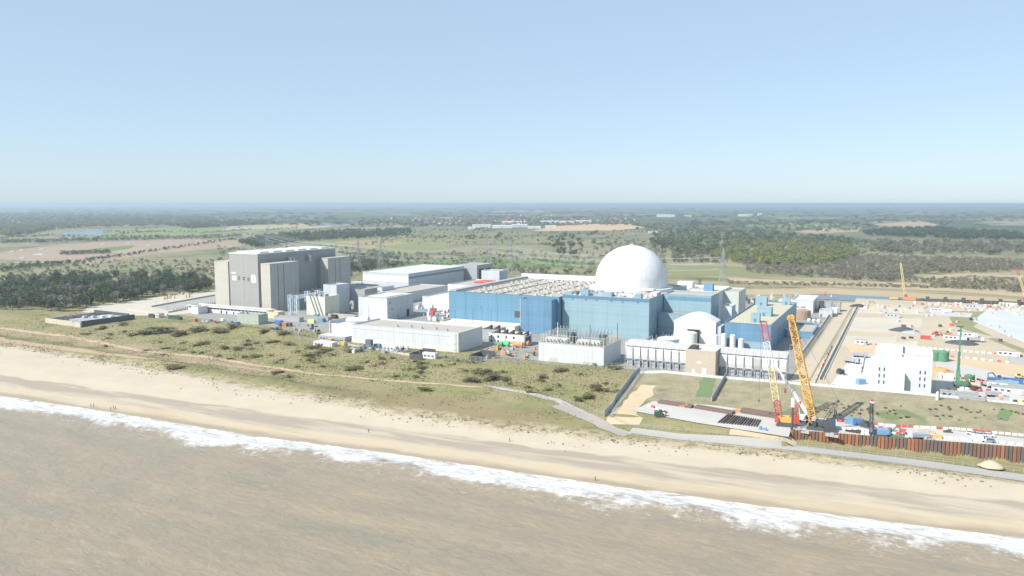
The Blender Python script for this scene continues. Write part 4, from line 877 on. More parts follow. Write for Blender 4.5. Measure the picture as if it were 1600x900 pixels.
def barriers(line, z, desc, group, gap=2.15, jitter=.12):
    k = 0
    for a, b in zip(line, line[1:]):
        a, b = Vector(a), Vector(b); n = int((b-a).length/gap)
        for i in range(n):
            p = a+(b-a)*((i+.5)/n); c = 0 if rnd.random() < .22 or (k and rnd.random() < .4 and last == 0) else 1; last = c
            o = link('barrier', bar_m[c], None, (p.x+rnd.uniform(-jitter,jitter), p.y+rnd.uniform(-jitter,jitter), z), math.atan2(b.y-a.y, b.x-a.x)+rnd.uniform(-.08,.08)); o.scale = (.92, 1.4, 1.0)
            tag(o, ('red' if c == 0 else 'white')+desc+near(p), 'barrier', group); k += 1
barriers(spots([(1285,667),(1370,676),(1460,684),(1560,692),(1600,696),(1690,703)], PZ), PZ, ' plastic barrier in the front line above the pile wall', 'barriers in the front line')
barriers(spots([(1290,657),(1400,667),(1500,672),(1600,682),(1660,688)], PZ), PZ, ' plastic barrier in the back line at the bank foot', 'barriers in the back line')
barriers(spots([(1012,634),(1030,640),(1042,646)], PZ), PZ, ' plastic barrier across the left tip of the crane platform', 'barriers at the platform tip')
barriers(spots([(1330,676),(1372,682)], PZ), PZ, ' plastic barrier beside the blue piling rig', 'barriers by the piling rig')
barriers(spots([(1565,624),(1600,627)], 8.1), 8.05, ' plastic barrier at the right edge of the machine yard', 'barriers at the yard edge')
barriers(spots([(1500,606),(1530,612),(1560,609)], 8.1), 8.05, ' plastic barrier among the yard machines', 'barriers among the yard machines')
barriers(spots([(1300,540),(1272,600)], 8.1), 8.05, ' barrier along the haul road ditch', 'barriers along the haul road')
barriers(spots([(1345,583),(1350,560),(1356,556),(1376,554)], 8.1), 8.05, ' barrier fencing the apron beside the white site building', 'barriers on the apron')
barriers(spots([(1338,537),(1430,543),(1600,557)], 8.1), 8.05, ' block in the line along the bright tan strip', 'blocks along the tan strip', 3.2)
barriers(spots([(1470,556),(1580,567)], 8.1), 8.05, ' block in the second line on the tan earth', 'blocks in the second line', 4)
for q in range(3): barriers(spots([(1440+q*30,479+q*2.5),(1600,482+q*3.5)], 6), 8.05, ' barrier far off before the dark far pile wall', 'far barriers', 4.5, 1.6)
# site yard right of the white building
YZ = 8.05
x, y = spot(1500, 605, YZ); c5 = thing('drilling_rig', 'green telescopic-masted drilling rig in the machine yard, right of the white site building', 'drilling rig', (x, y, YZ), rad(12))
crawler(c5, DSTEEL, 5, 4); MB().box(-1.4,3,-1.4,1.4,1.3,3).build('body', GREEN, c5); MB().taper(-2.6,-1.2,-1.4,0,1.3,3.2,.1).build('cab', GREEN, c5); MB().box(3,4.2,-1.3,1.3,1.2,3.2).build('counterweight', DSTEEL, c5)
for z0, z1, ww in ((.5,9,1.5),(9,18,1.0),(18,30.5,.6)): MB().box(-ww/2-1.2,ww/2-1.2,-ww/2,ww/2,z0,z1).build('mast_section', GREEN, c5)
MB().cbox(-1.6,0,30.5,3.2,.7,.5).build('mast_head', DSTEEL, c5); MB().bar((1,0,3),(-1.2,0,9),.35).build('stay', GREEN, c5)
for i, (px, py, mt, arm, rz, lb) in enumerate(((1473,590,ORANGE,.9,140,'orange excavator behind the shaded side of the white site building'),(1536,602,RED,.8,30,'red excavator in the middle of the machine yard'),(1562,596,DSTEEL,1.0,250,'dark excavator with raised arm at the back of the machine yard'),(1482,524,ORANGE,.9,280,'orange excavator far off beyond the tan strip'),(1462,524,RED,.7,80,'small red excavator far off, left of the far orange one'),(1518,604,PYEL,.8,200,'sand-coloured excavator beside the green rig'),(1593,592,PYEL,.8,20,'yellowish excavator at the right edge of the machine yard'))):
    x, y = spot(px, py, YZ); excavator(lb, (x, y, YZ), rad(rz), mt, arm)
for i, (px, py, mt, L, H, rz, lb) in enumerate(((1552,600,SBLUE,5,3.4,5,'tall strong-blue container in the machine yard'),(1573,602,LBLUE,10,2.6,-3,'long light blue container pair piece left in the yard'),(1584,599,SBLUE,8,2.6,-3,'dark blue container behind the long light blue one'),(1536,631,LBLUE,9,2.4,-6,'light blue container nearest the bank at the yard edge'),(1478,591,PWHITE,7,2.8,-4,'white container beside the shadow of the white site building'),(1588,566,GREYG,8,3.0,-4,'grey-green container alone on the tan earth at right'),(1467,626,SBLUE,2.4,2.4,0,'small blue box in the deep shadow of the white site building'),(1345,600,LBLUE,4,2.6,40,'bright blue tilted container left of the white site building'),(1327,611,paint('violet blue paint',(.12,.12,.45),.1),5,1.6,0,'violet-blue skip at the seaward edge of the white apron'),(1446,530,RED,6,2.4,-4,'red container far off right behind the white site building'))):
    x, y = spot(px, py, YZ); container(lb, (x, y, YZ), rad(rz), mt, L, 2.5, H)
for i, (px, py, L, mt, lb) in enumerate(((1498,622,16,GREYG,'long grey cabin block at the front of the machine yard'),(1512,630,14,paint('olive grey',(.33,.34,.30),.08),'olive-grey cabin with a dark vent nearest the bank'),(1575,614,14,PWHITE,'bright white cabin block on the right of the machine yard'),(1560,606,10,PWHITE,'white cabin behind the blue containers'),(1492,531,14,PWHITE,'white cabin far off beyond the tan strip'),(1512,526,12,PWHITE,'second white cabin far off, beside the long dark heap'),(1470,487,16,PWHITE,'long white cabin by the far river bank, left of the basin'),(1520,481,12,PALEG,'pale cabin by the far river bank, above the basin slope'),(1575,478,14,PWHITE,'white cabin beyond the white basin'),(1395,496,10,PALEG,'pale cabin alone on the far graded strip'),(1575,556,12,PWHITE,'white cabin at the right below the basin slope'),(1345,538,7,PWHITE,'small white cabin at the left end of the tan strip'),(1590,612,8,PALEG,'pale cabin at the right edge of the machine yard'))):
    x, y = spot(px, py, YZ); cabin(lb, (x, y, YZ), rad(-4), mt, L, 3.4 if i != 2 else 6, 3)
for i, (px, py, rz, lb) in enumerate(((1331,567,70,'grey lorry on the white apron, middle of three machines'),(1344,558,95,'grey lorry farthest back on the white apron'),(1526,534,95,'white tipper lorry far off beyond the tan strip'),(1547,605,40,'white lorry behind the strong-blue container'),(1556,620,100,'white lorry among the red barriers in the machine yard'))):
    x, y = spot(px, py, YZ); lorry(lb, (x, y, YZ), rad(rz), GREYG if i < 2 else PWHITE, GREYG)
x, y = spot(1313, 584, YZ); excavator('dark mini excavator nearest the sea on the white apron', (x, y, YZ), rad(30), DSTEEL, .7)
x, y = spot(1301, 610, YZ); excavator('dark green machine at the seaward corner of the white apron', (x, y, YZ), rad(80), paint('dark green paint', (.05,.12,.07)), .5)
for i, (px, py, r_, h_, mt, lb) in enumerate(((1459,563,3.4,6.0,GREEN,'dark green silo tank, left of the green pair'),(1472,564,3.2,6.4,GREEN,'dark green silo tank, right of the green pair'),(1514,597,2.3,4,GREEN,'small green tank by the drilling rig'),(1464,632,.7,6,PWHITE,'slim white post tank at the corner of the white site building'))):
    x, y = spot(px, py, YZ); t = thing('silo_tank', lb, 'tank', (x, y, YZ)); MB().lathe([(r_,0),(r_,h_*.85),(r_*.5,h_),(.1,h_+.1)], 18).build('shell', mt, t); MB().cbox(r_,0,0,.5,.5,h_).build('ladder', DSTEEL, t)
PINKP = paint('faded pink paint', (.56,.40,.37), .12, .6, .6)
for i in range(170):   # small stores scattered over the yard and the far pads
    px, py = (rnd.uniform(1462,1600), rnd.uniform(594,630)) if i < 45 else ((rnd.uniform(1400,1580), rnd.uniform(500,534)) if i < 70 else (rnd.uniform(1330,1640), rnd.uniform(473,494)))
    x, y = spot(px, py, YZ); mt, cn = rnd.choice([(PINKP,'pinkish'),(PWHITE,'white'),(PWHITE,'white'),(LBLUE,'light blue') if i < 45 else (CONCL,'pale'),(DSTEEL,'dark') if i < 70 else (GREYG,'grey'),(GREYG,'grey'),(PYEL,'sandy'),(DBROWN,'brown') if i < 70 else (PWHITE,'white'),(RED,'red') if i % 3 == 0 else (PINKP,'pinkish')])
    t = thing('store_crate', '%s crate among the stores %s' % (cn, 'in the machine yard' if i < 45 else ('on the far graded pads' if i < 70 else 'by the far river bank')), 'crate', (x, y, YZ), rnd.uniform(0,3), 'stores in the machine yard' if i < 45 else 'stores on the far pads')
    a, b, c = rnd.uniform(1.2,3.5), rnd.uniform(1,2), rnd.uniform(.8,2); MB().cbox(0,0,0,a,b,c).build('crate', mt, t); MB().cbox(0,0,c,a+.1,b+.1,.12).build('lid', mt, t)
hm_ = [('dark spoil heap on the far graded pad', 1412, 517, 9, 2.6, DSTEEL), ('low grey rubble heap beside the dark spoil heap', 1424, 520, 6, 1.6, GREYG), ('long dark heap beyond the tan strip', 1503, 537, 9, 2.4, DSTEEL), ('brown soil heap by the road end', 1341, 479, 7, 2.2, DBROWN), ('orange sand heap behind the white site building', 1468, 580, 6, 2.2, ORANGE), ('tan sand cone spilled before the right part of the pile wall', 1548, 727, 3.6, 1.7, TAN)]
for lb, px, py, r_, h_, mt in hm_:
    z = YZ if py < 700 else 3.1; x, y = spot(px, py, z); m = MB(); pr = []
    vs = []; fs = []; n = 18
    for j, (rr, zz) in enumerate(((1,-.3),(.75,.3),(.45,.75),(.15,1))):
        for i in range(n):
            a = 2*math.pi*i/n; q = r_*rr*(1+.28*mnoise.noise((math.cos(a)*1.5+x, math.sin(a)*1.5, j))); vs.append((q*1.3*math.cos(a), q*.8*math.sin(a), h_*zz*(1+.2*mnoise.noise((i*.7,j,x)))))
    for j in range(3):
        for i in range(n): fs.append((j*n+i, j*n+(i+1) % n, (j+1)*n+(i+1) % n, (j+1)*n+i))
    fs.append(tuple(range(3*n, 4*n))); m.add(vs, fs); tag(m.build('spoil_heap', mt, None, (x, y, z), smooth=True), lb, 'heap')
# ------------------------------------------------------------------ fences, lamps, yard clutter, people
def fence(name, label, line, zf, pm, h, gap, rails, railm, w_=.1, panel=None, zadd=0, cat='fence'):
    t = thing(name, label, cat, (line[0][0], line[0][1], 0)); o0 = Vector((line[0][0], line[0][1], 0)); pts = []
    for a, b in zip(line, line[1:]):
        a, b = Vector(a), Vector(b); n = max(1, round((b-a).length/gap)); pts += [a+(b-a)*i/n for i in range(n)]
    pts.append(Vector(line[-1])); P3 = [Vector((p.x, p.y, zf(p.x, p.y)+zadd)) for p in pts]
    me = MB().box(-w_/2,w_/2,-w_/2,w_/2,-.2,h).mesh('post', pm); n_p = 0; rest = MB()
    for p in P3:
        if n_p < 290: link('post', me, t, p-o0); n_p += 1
    m = MB()
    for a, b in zip(P3, P3[1:]):
        for r_ in rails: m.bar(a-o0+Vector((0,0,h*r_)), b-o0+Vector((0,0,h*r_)), w_*.6)
    if rails: m.build('rails', railm, t)
    if panel:
        pmats = panel if isinstance(panel, list) else [panel]; pms = {}
        for i, (a, b) in enumerate(zip(P3, P3[1:])):
            k = MB(); d_ = (b-a); q = a-o0+d_*.04; q2 = a-o0+d_*.96
            k.bar(q+Vector((0,0,h*.5)), q2+Vector((0,0,h*.5)), .09, h*.92); k.build('panel', pmats[i % len(pmats)], t)
    return t
PAL = paint('grey blue palisade', (.42,.47,.50), .08, .5, .5)
fence('block_fence', 'white block fence with gaps along the top of the grass bank', spots([(1000,582),(1115,594),(1260,606),(1400,618),(1500,626),(1600,634),(1690,641)], 9.2), ground_z, STEEL, 1.5, 2.5, [], STEEL, .16, [PWHITE])
fence('palisade_fence', 'blue-grey palisade fence running down the slope at the left of the bank', spots([(1000,582),(962,622),(958,632),(944,645)], 7.5), ground_z, PAL, 3.0, 2.6, [.9], PAL, .2, PAL)
fence('palisade_fence', 'blue-grey palisade fence running down the middle of the grass bank', spots([(1136,594),(1112,625)], 8), ground_z, PAL, 2.6, 2.4, [.9], PAL, .2, PAL)
fence('palisade_fence', 'second grey palisade line just inside the fence at the left of the bank', [(a+2.6, b+.4) for a, b in spots([(1000,582),(963,622),(946,646)], 7.5)], ground_z, PAL, 2.4, 3, [.9,.5,.1], PAL, .16)
fence('chain_fence', 'thin mesh fence along the whole seaward edge of the station yard', spots([(425,512),(470,533),(520,541),(640,556),(760,567),(840,570),(975,577),(1000,582)], 8.2), ground_z, STEEL, 3.0, 3.4, [.97,.66,.33,.05], STEEL, .13)
fence('track_fence', 'thin wire fence between beach track and crane platform', spots([(865,624),(905,637),(945,655),(985,668),(1060,676),(1235,694),(1400,708),(1600,728),(1690,737)], 4.5), ground_z, STEEL, 2.0, 3.2, [.95,.5], STEEL, .10)
fence('track_fence', 'thin wire fence on the seaward side of the beach track', spots([(985,681),(1060,690),(1200,703),(1330,717),(1450,730),(1600,748),(1690,758)], 4.0), ground_z, STEEL, 1.4, 3.0, [.95,.5], STEEL, .09)
fence('road_fence', 'grey mesh fence between station yard and haul road', [(-52.2,470),(-52.2,780)], lambda u, v: 8, STEEL, 3, 4, [.97,.5,.05], STEEL, .14)
fence('road_fence', 'low dark fence on the right side of the haul road', [(-41,500),(-41,770)], lambda u, v: 8, DSTEEL, 1.4, 5, [.9], DSTEEL, .16)
wl_ = thing('road_wall', 'pale grey concrete wall along the left side of the haul road', 'wall', (-54.4, 478, 8)); 
for k in range(46): MB().xprism([(k*6.3,-.2),(k*6.3+6.2,-.2),(k*6.3+6.2,2.6),(k*6.3,2.6)], -.3, .3).build('wall_panel', CONCL, wl_)
dt = thing('ditch_lining', 'dark lined ditch right of the haul road', 'ditch', (-38, 440, 8)); MB().box(0,1.6,0,330,.0,.12).build('liner', DSTEEL, dt); MB().box(-.5,0,0,330,0,.5).box(1.6,2.1,0,330,0,.5).build('kerb', CONCL, dt)
fw_ = thing('front_wall', 'low cream wall in front of the long white building', 'wall', (*spot(500,534), 8))
a, b = Vector(spot(500,534)), Vector(spot(646,558)); n = 24
for k in range(n):
    p, q = (b-a)*k/n, (b-a)*(k+.97)/n; MB().bar((p.x,p.y,.6),(q.x,q.y,.6),.3,2.2).build('wall_panel', CONCL, fw_)
for i, (px, py, lb) in enumerate(((640,561,'dark slab-sided screen before the right half of the long white building'),(733,564,'dark slab-sided screen below the right end of the long white building'))):
    x, y = spot(px, py, 8); t = thing('blast_screen', lb, 'screen wall', (x, y, 8)); gz = ground_z(x, y)-8.4
    MB().box(0,.5,0,14,gz,3.6).build('side_wall', DSTEEL, t); MB().box(.5,9.5,13.4,14,gz,4.4).build('back_wall', DSTEEL, t); MB().box(.2,9.4,-.4,.1,gz,3.4).build('front_wall', DSTEEL, t)
# lamp posts
lp = thing('lamp_post', '', 'lamp post', (0,0,8)); MB().tube((0,0,-.1),(0,0,11),.13,.08,n=6).build('pole', STEEL, lp); MB().bar((0,0,11),(1.3,0,11.2),.12).build('arm', STEEL, lp); MB().cbox(1.4,0,11.05,.8,.35,.16).build('lantern', PWHITE, lp)
lps = [(483,505,1.15),(519,496,1),(545,488,1),(560,485,.9),(575,482,.9),(457,497,1.3),(540,515,1),(700,560,.8),(660,556,.8),(818,545,1),(775,560,.9),(1000,572,.8),(1213,595,1.1),(1233,575,1.2),(1232,540,1),(1150,470,1),(1290,480,.9),(262,488,1.2),(244,478,1),(205,470,.9),(184,476,.9),(140,482,.9),(330,470,1),(1258,600,.8),(690,505,.9)]
for i, (px, py, s_) in enumerate(lps):
    x, y = spot(px, py, 8); where = 'on the concrete pad left of the grey hall' if px < 340 else ('between the grey hall and the tall white block' if px < 600 else ('along the seaward yard edge' if py > 550 else ('in the yard left of the blue turbine hall' if px < 720 else 'beside the blue block and haul road')))
    if i == 0: lp.location = (x, y, 8); c = lp; c['label'] = 'tall grey lamp post '+where; c['group'] = 'lamp posts '+where
    else: c = copy_tree(lp, (x, y, 8), rnd.uniform(0,6), 'tall grey lamp post '+where, 'lamp posts '+where)
    c.scale = (s_,)*3
# parked cars and stores in the left yard
cols = [(PWHITE,'white'),(GREYG,'grey'),(SBLUE,'blue'),(RED,'red'),(DSTEEL,'black'),(PWHITE,'white'),(paint('silver paint', (.5,.51,.53), .05, .5, .3),'silver')]
yard = [(318,503),(324,505),(330,502),(336,504),(342,506),(348,502),(354,506),(346,509),(361,504),(368,507),(330,509),(425,515),(552,546),(560,545)]
seen = {}
for i, (px, py) in enumerate(yard):
    x, y = spot(px, py, 8); mt, cn = cols[i % len(cols)]
    wh = 'in the yard before the low white office range' if px < 400 else 'by the foot of the long white building'
    k = 'van' if i in (1,5) else 'car'
    car('%s %s parked %s' % (cn, k, wh), (x, y, 8.02), rad(rnd.choice([70,75,85,250])), mt, k, 'cars '+wh)
for i, (px, py, mt, L, H, lb) in enumerate(((371,510,SBLUE,3.4,2.8,'strong blue container at the yard edge below the grey hall'),(436,507,SBLUE,6,3.2,'dark blue container right of the green-grey plant room'),(444,510,paint('terracotta paint',(.42,.19,.11),.1),6,2.8,'terracotta container before the dark blue one'),(452,510,paint('plum paint',(.2,.09,.12),.1),4,2.8,'plum container next to the terracotta one'),(487,505,paint('pale lemon paint',(.6,.58,.34),.06),6,3,'pale yellow container by the sloping pipe block'),(495,500,paint('teal paint',(.08,.33,.32),.1),4,4.6,'teal container stack behind the pale yellow one'),(502,503,LBLUE,5,3,'light blue container right of the teal one'),(512,500,paint('rust brown paint',(.28,.12,.07),.1),5,2.8,'rust-brown container right of the light blue one'),(522,498,DBROWN,5,3.2,'dark brown container nearest the long white building'),(590,545,LBLUE,4,3,'light blue container before the long white building'),(577,546,paint('slate paint',(.15,.17,.22),.1),4,6,'dark slate stair cabin before the long white building'),(536,541,YELLOW,4,2.8,'yellow container at the left end of the long white building'),(527,536,GREEN,7,2.2,'dark green container behind the yellow one'),(516,537,ORANGE,4,3.2,'orange tank container beside the white tent roof'),(304,505,paint('terracotta paint',(.42,.19,.11),.1),4,2.8,'terracotta container at the left end of the yard'),(272,498,paint('dark green paint',(.05,.12,.07),.1),10,2.6,'long dark green container left of the yard'),(281,500,DSTEEL,3,2.6,'dark container at the end of the long green one'),(238,496,DSTEEL,6,3,'dark-roofed hut on the path left of the yard'))):
    x, y = spot(px, py, 8); container(lb, (x, y, max(8.02, ground_z(x, y)-.1)), rad(rnd.uniform(-4,4)), mt, L, 2.6, H)
for i, (px, py, L, W, H, mt, rf, lb) in enumerate(((525,532,22,9,3.6,GREYG,ROOFW,'grey flat shed with pale roof left of the long white building'),(509,541,15,6,3,PWHITE,PWHITE,'low white tent-roofed shed left of the orange tank'),(248,496,7,5,3.4,PWHITE,ROOFG,'small white hut beside the dark-roofed hut'),(610,548,10,3,3,PWHITE,ROOFW,'white cabin in front of the long white building, left'),(672,560,9,3,3.4,PWHITE,ROOFW,'white cabin in front of the long white building, right of the dark screen'),(586,440,18,9,4,PWHITE,ROOFW,'white lean-to by the grey-striped hall'),(560,446,14,8,4,GREYG,ROOFW,'grey lean-to left of the grey-striped hall'))):
    x, y = spot(px, py, 8); cabin(lb, (x, y, 8.02), 0, mt, L, W, H, rf)
# orange and green plant between the modular house and the compound
for i, (px, py, mt, r_, h_, lb) in enumerate(((780,541,GREEN,2.0,2.6,'dark green tank below the generator house'),(789,541,paint('bright green',(.12,.55,.16),.1),2.4,2.8,'bright green tank below the generator house'),(800,539,ORANGE,2.2,3.0,'orange tank next to the bright green one'),(810,543,ORANGE,2.6,3.4,'larger orange tank in front, by the transformer compound'),(820,540,ORANGE,2.4,3.6,'rightmost orange tank by the transformer compound'))):
    x, y = spot(px, py, 8); t = thing('fuel_tank', lb, 'tank', (x, y, 8.01)); MB().tube((-r_*1.3,0,r_*.75),(r_*1.3,0,r_*.75),r_*.7,n=14).build('shell', mt, t); MB().box(-r_,-r_*.6,-r_*.5,r_*.5,0,r_*.5).box(r_*.6,r_,-r_*.5,r_*.5,0,r_*.5).build('saddle', GREYG, t)
def plant_heap(n, box, z, label, cat, group, mats, smax=2.4):
    for k in range(n):
        px, py = rnd.uniform(box[0], box[2]), rnd.uniform(box[1], box[3]); x, y = spot(px, py, z)
        m = MB(); a, b, c = rnd.uniform(.8,smax), rnd.uniform(.8,smax), rnd.uniform(.8,smax*1.1); m.cbox(0,0,0,a,b,c)
        if k % 2: m.cbox(a*.2,b*.1,c,a*.4,b*.4,c*.6)
        if k % 3 == 0: m.tube((-a/2,0,c*.5),(-a/2-1.2,0,c*.5),.25,n=6)
        tag(m.build('plant_unit', rnd.choice(mats), None, (x, y, z), rnd.uniform(-.3,.3)), label, cat, group)
plant_heap(45, (652,478,706,502), 8.0, 'small plant unit in the crowded pipe yard left of the turbine hall', 'machine', 'plant in the pipe yard', [PWHITE,STEEL,DSTEEL,LBLUE,RED,DBROWN,GREYG,PWHITE], 3.6)
plant_heap(26, (760,546,836,562), 8.0, 'small crate or pallet on the gravel left of the transformer compound', 'crate', 'stores left of the compound', [CONCL,TAN,DBROWN,GREYG,ORANGE])
plant_heap(22, (548,546,640,553), 8.0, 'small bin or crate before the long white building', 'crate', 'bins before the long white building', [PWHITE,DSTEEL,SBLUE,GREYG])
plant_heap(20, (430,508,500,528), 8.0, 'small store on the rough ground left of the long white building', 'crate', 'stores on rough ground', [GREYG,DSTEEL,STEEL,DBROWN])
plant_heap(26, (1130,455,1180,490), 8.0, 'small unit in the rear yard behind the blue wing', 'machine', 'plant in the rear yard', [GREYG,DSTEEL,PWHITE,CONCL], 4)
plant_heap(16, (1180,462,1300,468), 8.0, 'small pale unit at the far edge of the station yard', 'machine', 'plant at the far yard edge', [PWHITE,GREYG,RED,STEEL], 3.5)
plant_heap(14, (540,466,560,486), 8.0, 'small unit in the shaded yard right of the grey hall', 'machine', 'plant right of the grey hall', [GREYG,DSTEEL,STEEL,PWHITE], 3)
# pit walls of the demolished hall
pit = thing('pit_wall', 'low concrete pit wall with a row of dark posts left of the grey hall', 'wall', (0,0,8))
for i, (p0, p1) in enumerate((((236,480),(335,462)),((262,489),(345,474)),((200,484),(262,493)))):
    a, b = spot(*p0), spot(*p1); MB().bar((*a,.6),(*b,.6),1.0,1.6).build('wall_run', CONCL, pit)
a, b = Vector(spot(268,487)), Vector(spot(344,473))
pk = MB().box(-.3,.3,-.3,.3,0,2.2).mesh('post', DSTEEL)
for k in range(24): p = a+(b-a)*k/23; link('post', pk, pit, (p.x+2, p.y+1, 0))
plant_heap(14, (255,458,300,468), 8.03, 'yellowish block on the far part of the concrete pad', 'block', 'blocks on the concrete pad', [PYEL,CONCL,TAN], 3)
# concrete intake bunker at the far left
bx, by = spot(71, 503, 8.4); bz = ground_z(bx+20, by+15)
bk2 = thing('intake_bunker', 'low open concrete bunker with dark inner walls on the dunes at the far left', 'bunker', (bx, by, bz-.4), rad(-4))
MB().box(0,36,0,1.2,-1.5,3.2).build('front_wall', paint('cream bunker', (.50,.46,.36), .1, .2, .9, streak=.2), bk2); MB().box(38,47,-.6,.6,-1.5,3.0).build('front_wall', paint('cream bunker', (.5,.46,.36)), bk2)
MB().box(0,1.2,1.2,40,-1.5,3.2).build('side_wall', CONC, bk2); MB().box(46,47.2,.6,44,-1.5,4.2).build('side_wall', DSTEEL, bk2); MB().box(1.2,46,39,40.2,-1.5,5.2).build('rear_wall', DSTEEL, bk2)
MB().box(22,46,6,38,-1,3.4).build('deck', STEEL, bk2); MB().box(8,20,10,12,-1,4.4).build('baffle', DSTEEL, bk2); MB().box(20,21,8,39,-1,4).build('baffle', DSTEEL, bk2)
for k in range(4): MB().cbox(26+k*5.2, 16+k*4, 3.4, 3, 3, 1.6).build('hatch', rnd.choice([PWHITE, GREYG]), bk2)
MB().box(1.2,20,1.2,39,-1,.0).build('floor', ROOFG, bk2); MB().box(36,38,.0,1,-1.5,2.6).build('gate', GREYG, bk2)
# ------------------------------------------------------------------ people on the beach
SKIN = paint('skin', (.45,.27,.19), .05, 2, .6); HAIR = paint('dark hair', (.05,.035,.025), .1, 3, .7)
def person(label, px, py, z, rz, top, legs, stride=.25, arm=.1):
    x, y = spot(px, py, z); z = ground_z(x, y)
    V = [(0,0,.95),(0,0,1.2),(0,0,1.42),(0,0,1.54),(0,-.02,1.66),(.10,0,.9),(.11,-stride*.5,.5),(.11,-stride*.9+.02,.08),(.11,-stride*.9-.14,.04),(-.10,0,.9),(-.11,stride*.5,.5),(-.11,stride*.95,.08),(-.11,stride*.95-.14,.04),(.2,0,1.40),(.25,arm,1.14),(.25,arm*.4-.12,.92),(.25,arm*.3-.18,.84),(-.2,0,1.40),(-.25,-arm,1.14),(-.25,-arm*.4-.15,.93),(-.25,-arm*.4-.2,.85)]
    E = [(0,1),(1,2),(2,3),(3,4),(0,5),(5,6),(6,7),(7,8),(0,9),(9,10),(10,11),(11,12),(2,13),(13,14),(14,15),(15,16),(2,17),(17,18),(18,19),(19,20)]
    Rr = [.15,.15,.15,.065,.10,.10,.075,.05,.045,.10,.075,.05,.045,.075,.05,.04,.04,.075,.05,.04,.04]
    me = bpy.data.meshes.new('person'); me.from_pydata(V, E, []); o = link('person', me, None, (x, y, z), rz); tag(o, label, 'person')
    o.modifiers.new('s', 'SKIN'); sv_ = me.skin_vertices[0].data
    for q, r_ in zip(sv_, Rr): q.radius = (r_, r_*.8)
    sv_[0].use_root = True; su = o.modifiers.new('d', 'SUBSURF'); su.levels = su.render_levels = 1
    dg = bpy.context.evaluated_depsgraph_get(); ev = bpy.data.meshes.new_from_object(o.evaluated_get(dg)); o.modifiers.clear(); ev.name = 'person'; o.data = ev
    ev.materials.clear()
    for m_ in (SKIN, top, legs, TYRE): ev.materials.append(m_)
    for p in ev.polygons:
        c = p.center; p.material_index = 0 if c.z > 1.47 else (3 if c.z < .1 else (2 if c.z < .93 and abs(c.x) < .21 else (0 if c.z < .9 else 1))); p.use_smooth = True
    MB().lathe([(.02,-.01),(.105,.0),(.115,.07),(.08,.13),(.01,.145)], 10, (0,.0,1.66)).build('hair', HAIR, o)
    MB().lathe([(.02,-.1),(.012,.0)], 6, (0,-.11,1.66)).build('nose', SKIN, o)
JK = paint('navy jacket', (.03,.045,.09), .1, 3); JR = paint('red jacket', (.45,.04,.04), .1, 3); JG = paint('grey jacket', (.2,.2,.2), .1, 3); JB = paint('black coat', (.025,.025,.03), .1, 3); TR = paint('dark trousers', (.035,.04,.06), .1, 3)
bpy.context.view_layer.update()
for a in (('person in a dark coat walking alone at the far left of the beach', 59, 634, 2.0, 1.2, JB, TR),('person in a navy jacket, left of a pair near the surf at the left',142,631,1.8,2.6,JK,TR),('person in a grey jacket, right of a pair near the surf at the left',146,631,1.8,2.9,JG,TR),('person in a black coat at the back of the trio by the surf',177,635,1.6,2.2,JB,TR),('person in dark trousers in front of the trio by the surf',173,637,1.5,2.8,JK,TR),('person in grey at the right of the trio by the surf',180,636,1.6,1.9,JG,TR),('person in a red jacket walking alone mid-beach',576,673,2.4,1.0,JR,TR),('person in dark clothes standing alone on the upper beach right of centre',796,689,2.6,-1.2,JB,TR),('person in a dark jacket walking along the edge of the surf',930,747,1.2,1.6,JK,TR)): person(*a)
# ------------------------------------------------------------------ pylons and power lines
PYM = paint('pylon steel', (.36,.38,.385), .06, .3, .5)
def pylon_mesh(h=46):
    m = MB(); lv = [(0,4.4),(9,3.3),(17,2.4),(24,1.6),(30,1.25),(36,1.05),(42,.8),(h,.25)]
    R_ = [[(w_*a, w_*b, z) for a, b in ((1,1),(-1,1),(-1,-1),(1,-1))] for z, w_ in lv]
    for k in range(len(lv)-1):
        for i in range(4):
            j = (i+1) % 4; m.bar(R_[k][i], R_[k+1][i], .30 if k < 3 else .24); m.bar(R_[k][i], R_[k+1][j], .14); m.bar(R_[k][j], R_[k+1][i], .14); m.bar(R_[k+1][i], R_[k+1][j], .14)
    return m
ARMS = [(25.5, 7.5), (32, 9.5), (39, 6.5)]
PYT = thing('pylon', '', 'pylon', (0,0,0)); pylon_mesh().build('tower', PYM, PYT)
for z, w_ in ARMS:
    for s_ in (-1,1):
        m = MB(); tipp = (s_*w_, 0, z+.3)
        for a in (-1,1): m.bar((s_*1.1, a*1.1, z), tipp, .26); m.bar((s_*1.0, a*1.0, z+2.0), tipp, .22)
        m.build('crossarm', PYM, PYT); MB().tube(tipp, (s_*w_, 0, z-2.6), .22, n=6).build('insulator', DSTEEL, PYT)
def rz_of(a, b): return math.atan2(b[1]-a[1], b[0]-a[0])-math.pi/2
pl = {'A': [spot(418,388,5), spot(595,428,5), spot(797,427,5), spot(1129,452,5)], 'B': [spot(375,380,5), spot(560,425,5), spot(765,424,5), spot(1010,440,5)], 'C': [spot(300,384,5), spot(352,375,5), spot(420,366,5)]}
plab = {('A',0):'pylon beyond the grey hall roof',('A',1):'pylon right behind the grey hall, right of a twin',('A',2):'pylon behind the turbine hall, right of a twin',('A',3):'pylon behind the blue wing, right of the dome',('B',0):'pylon far off over the heath left of the grey hall roof',('B',1):'pylon right behind the grey hall, left of a twin',('B',2):'pylon behind the turbine hall, left of a twin',('B',3):'pylon hidden behind the white dome',('C',0):'tall pylon left of the grey hall, nearest of the left line',('C',1):'middle pylon of the line left of the grey hall',('C',2):'farthest pylon of the left line over green fields'}
first = True; mats_w = paint('power line', (.55,.57,.58), .03)
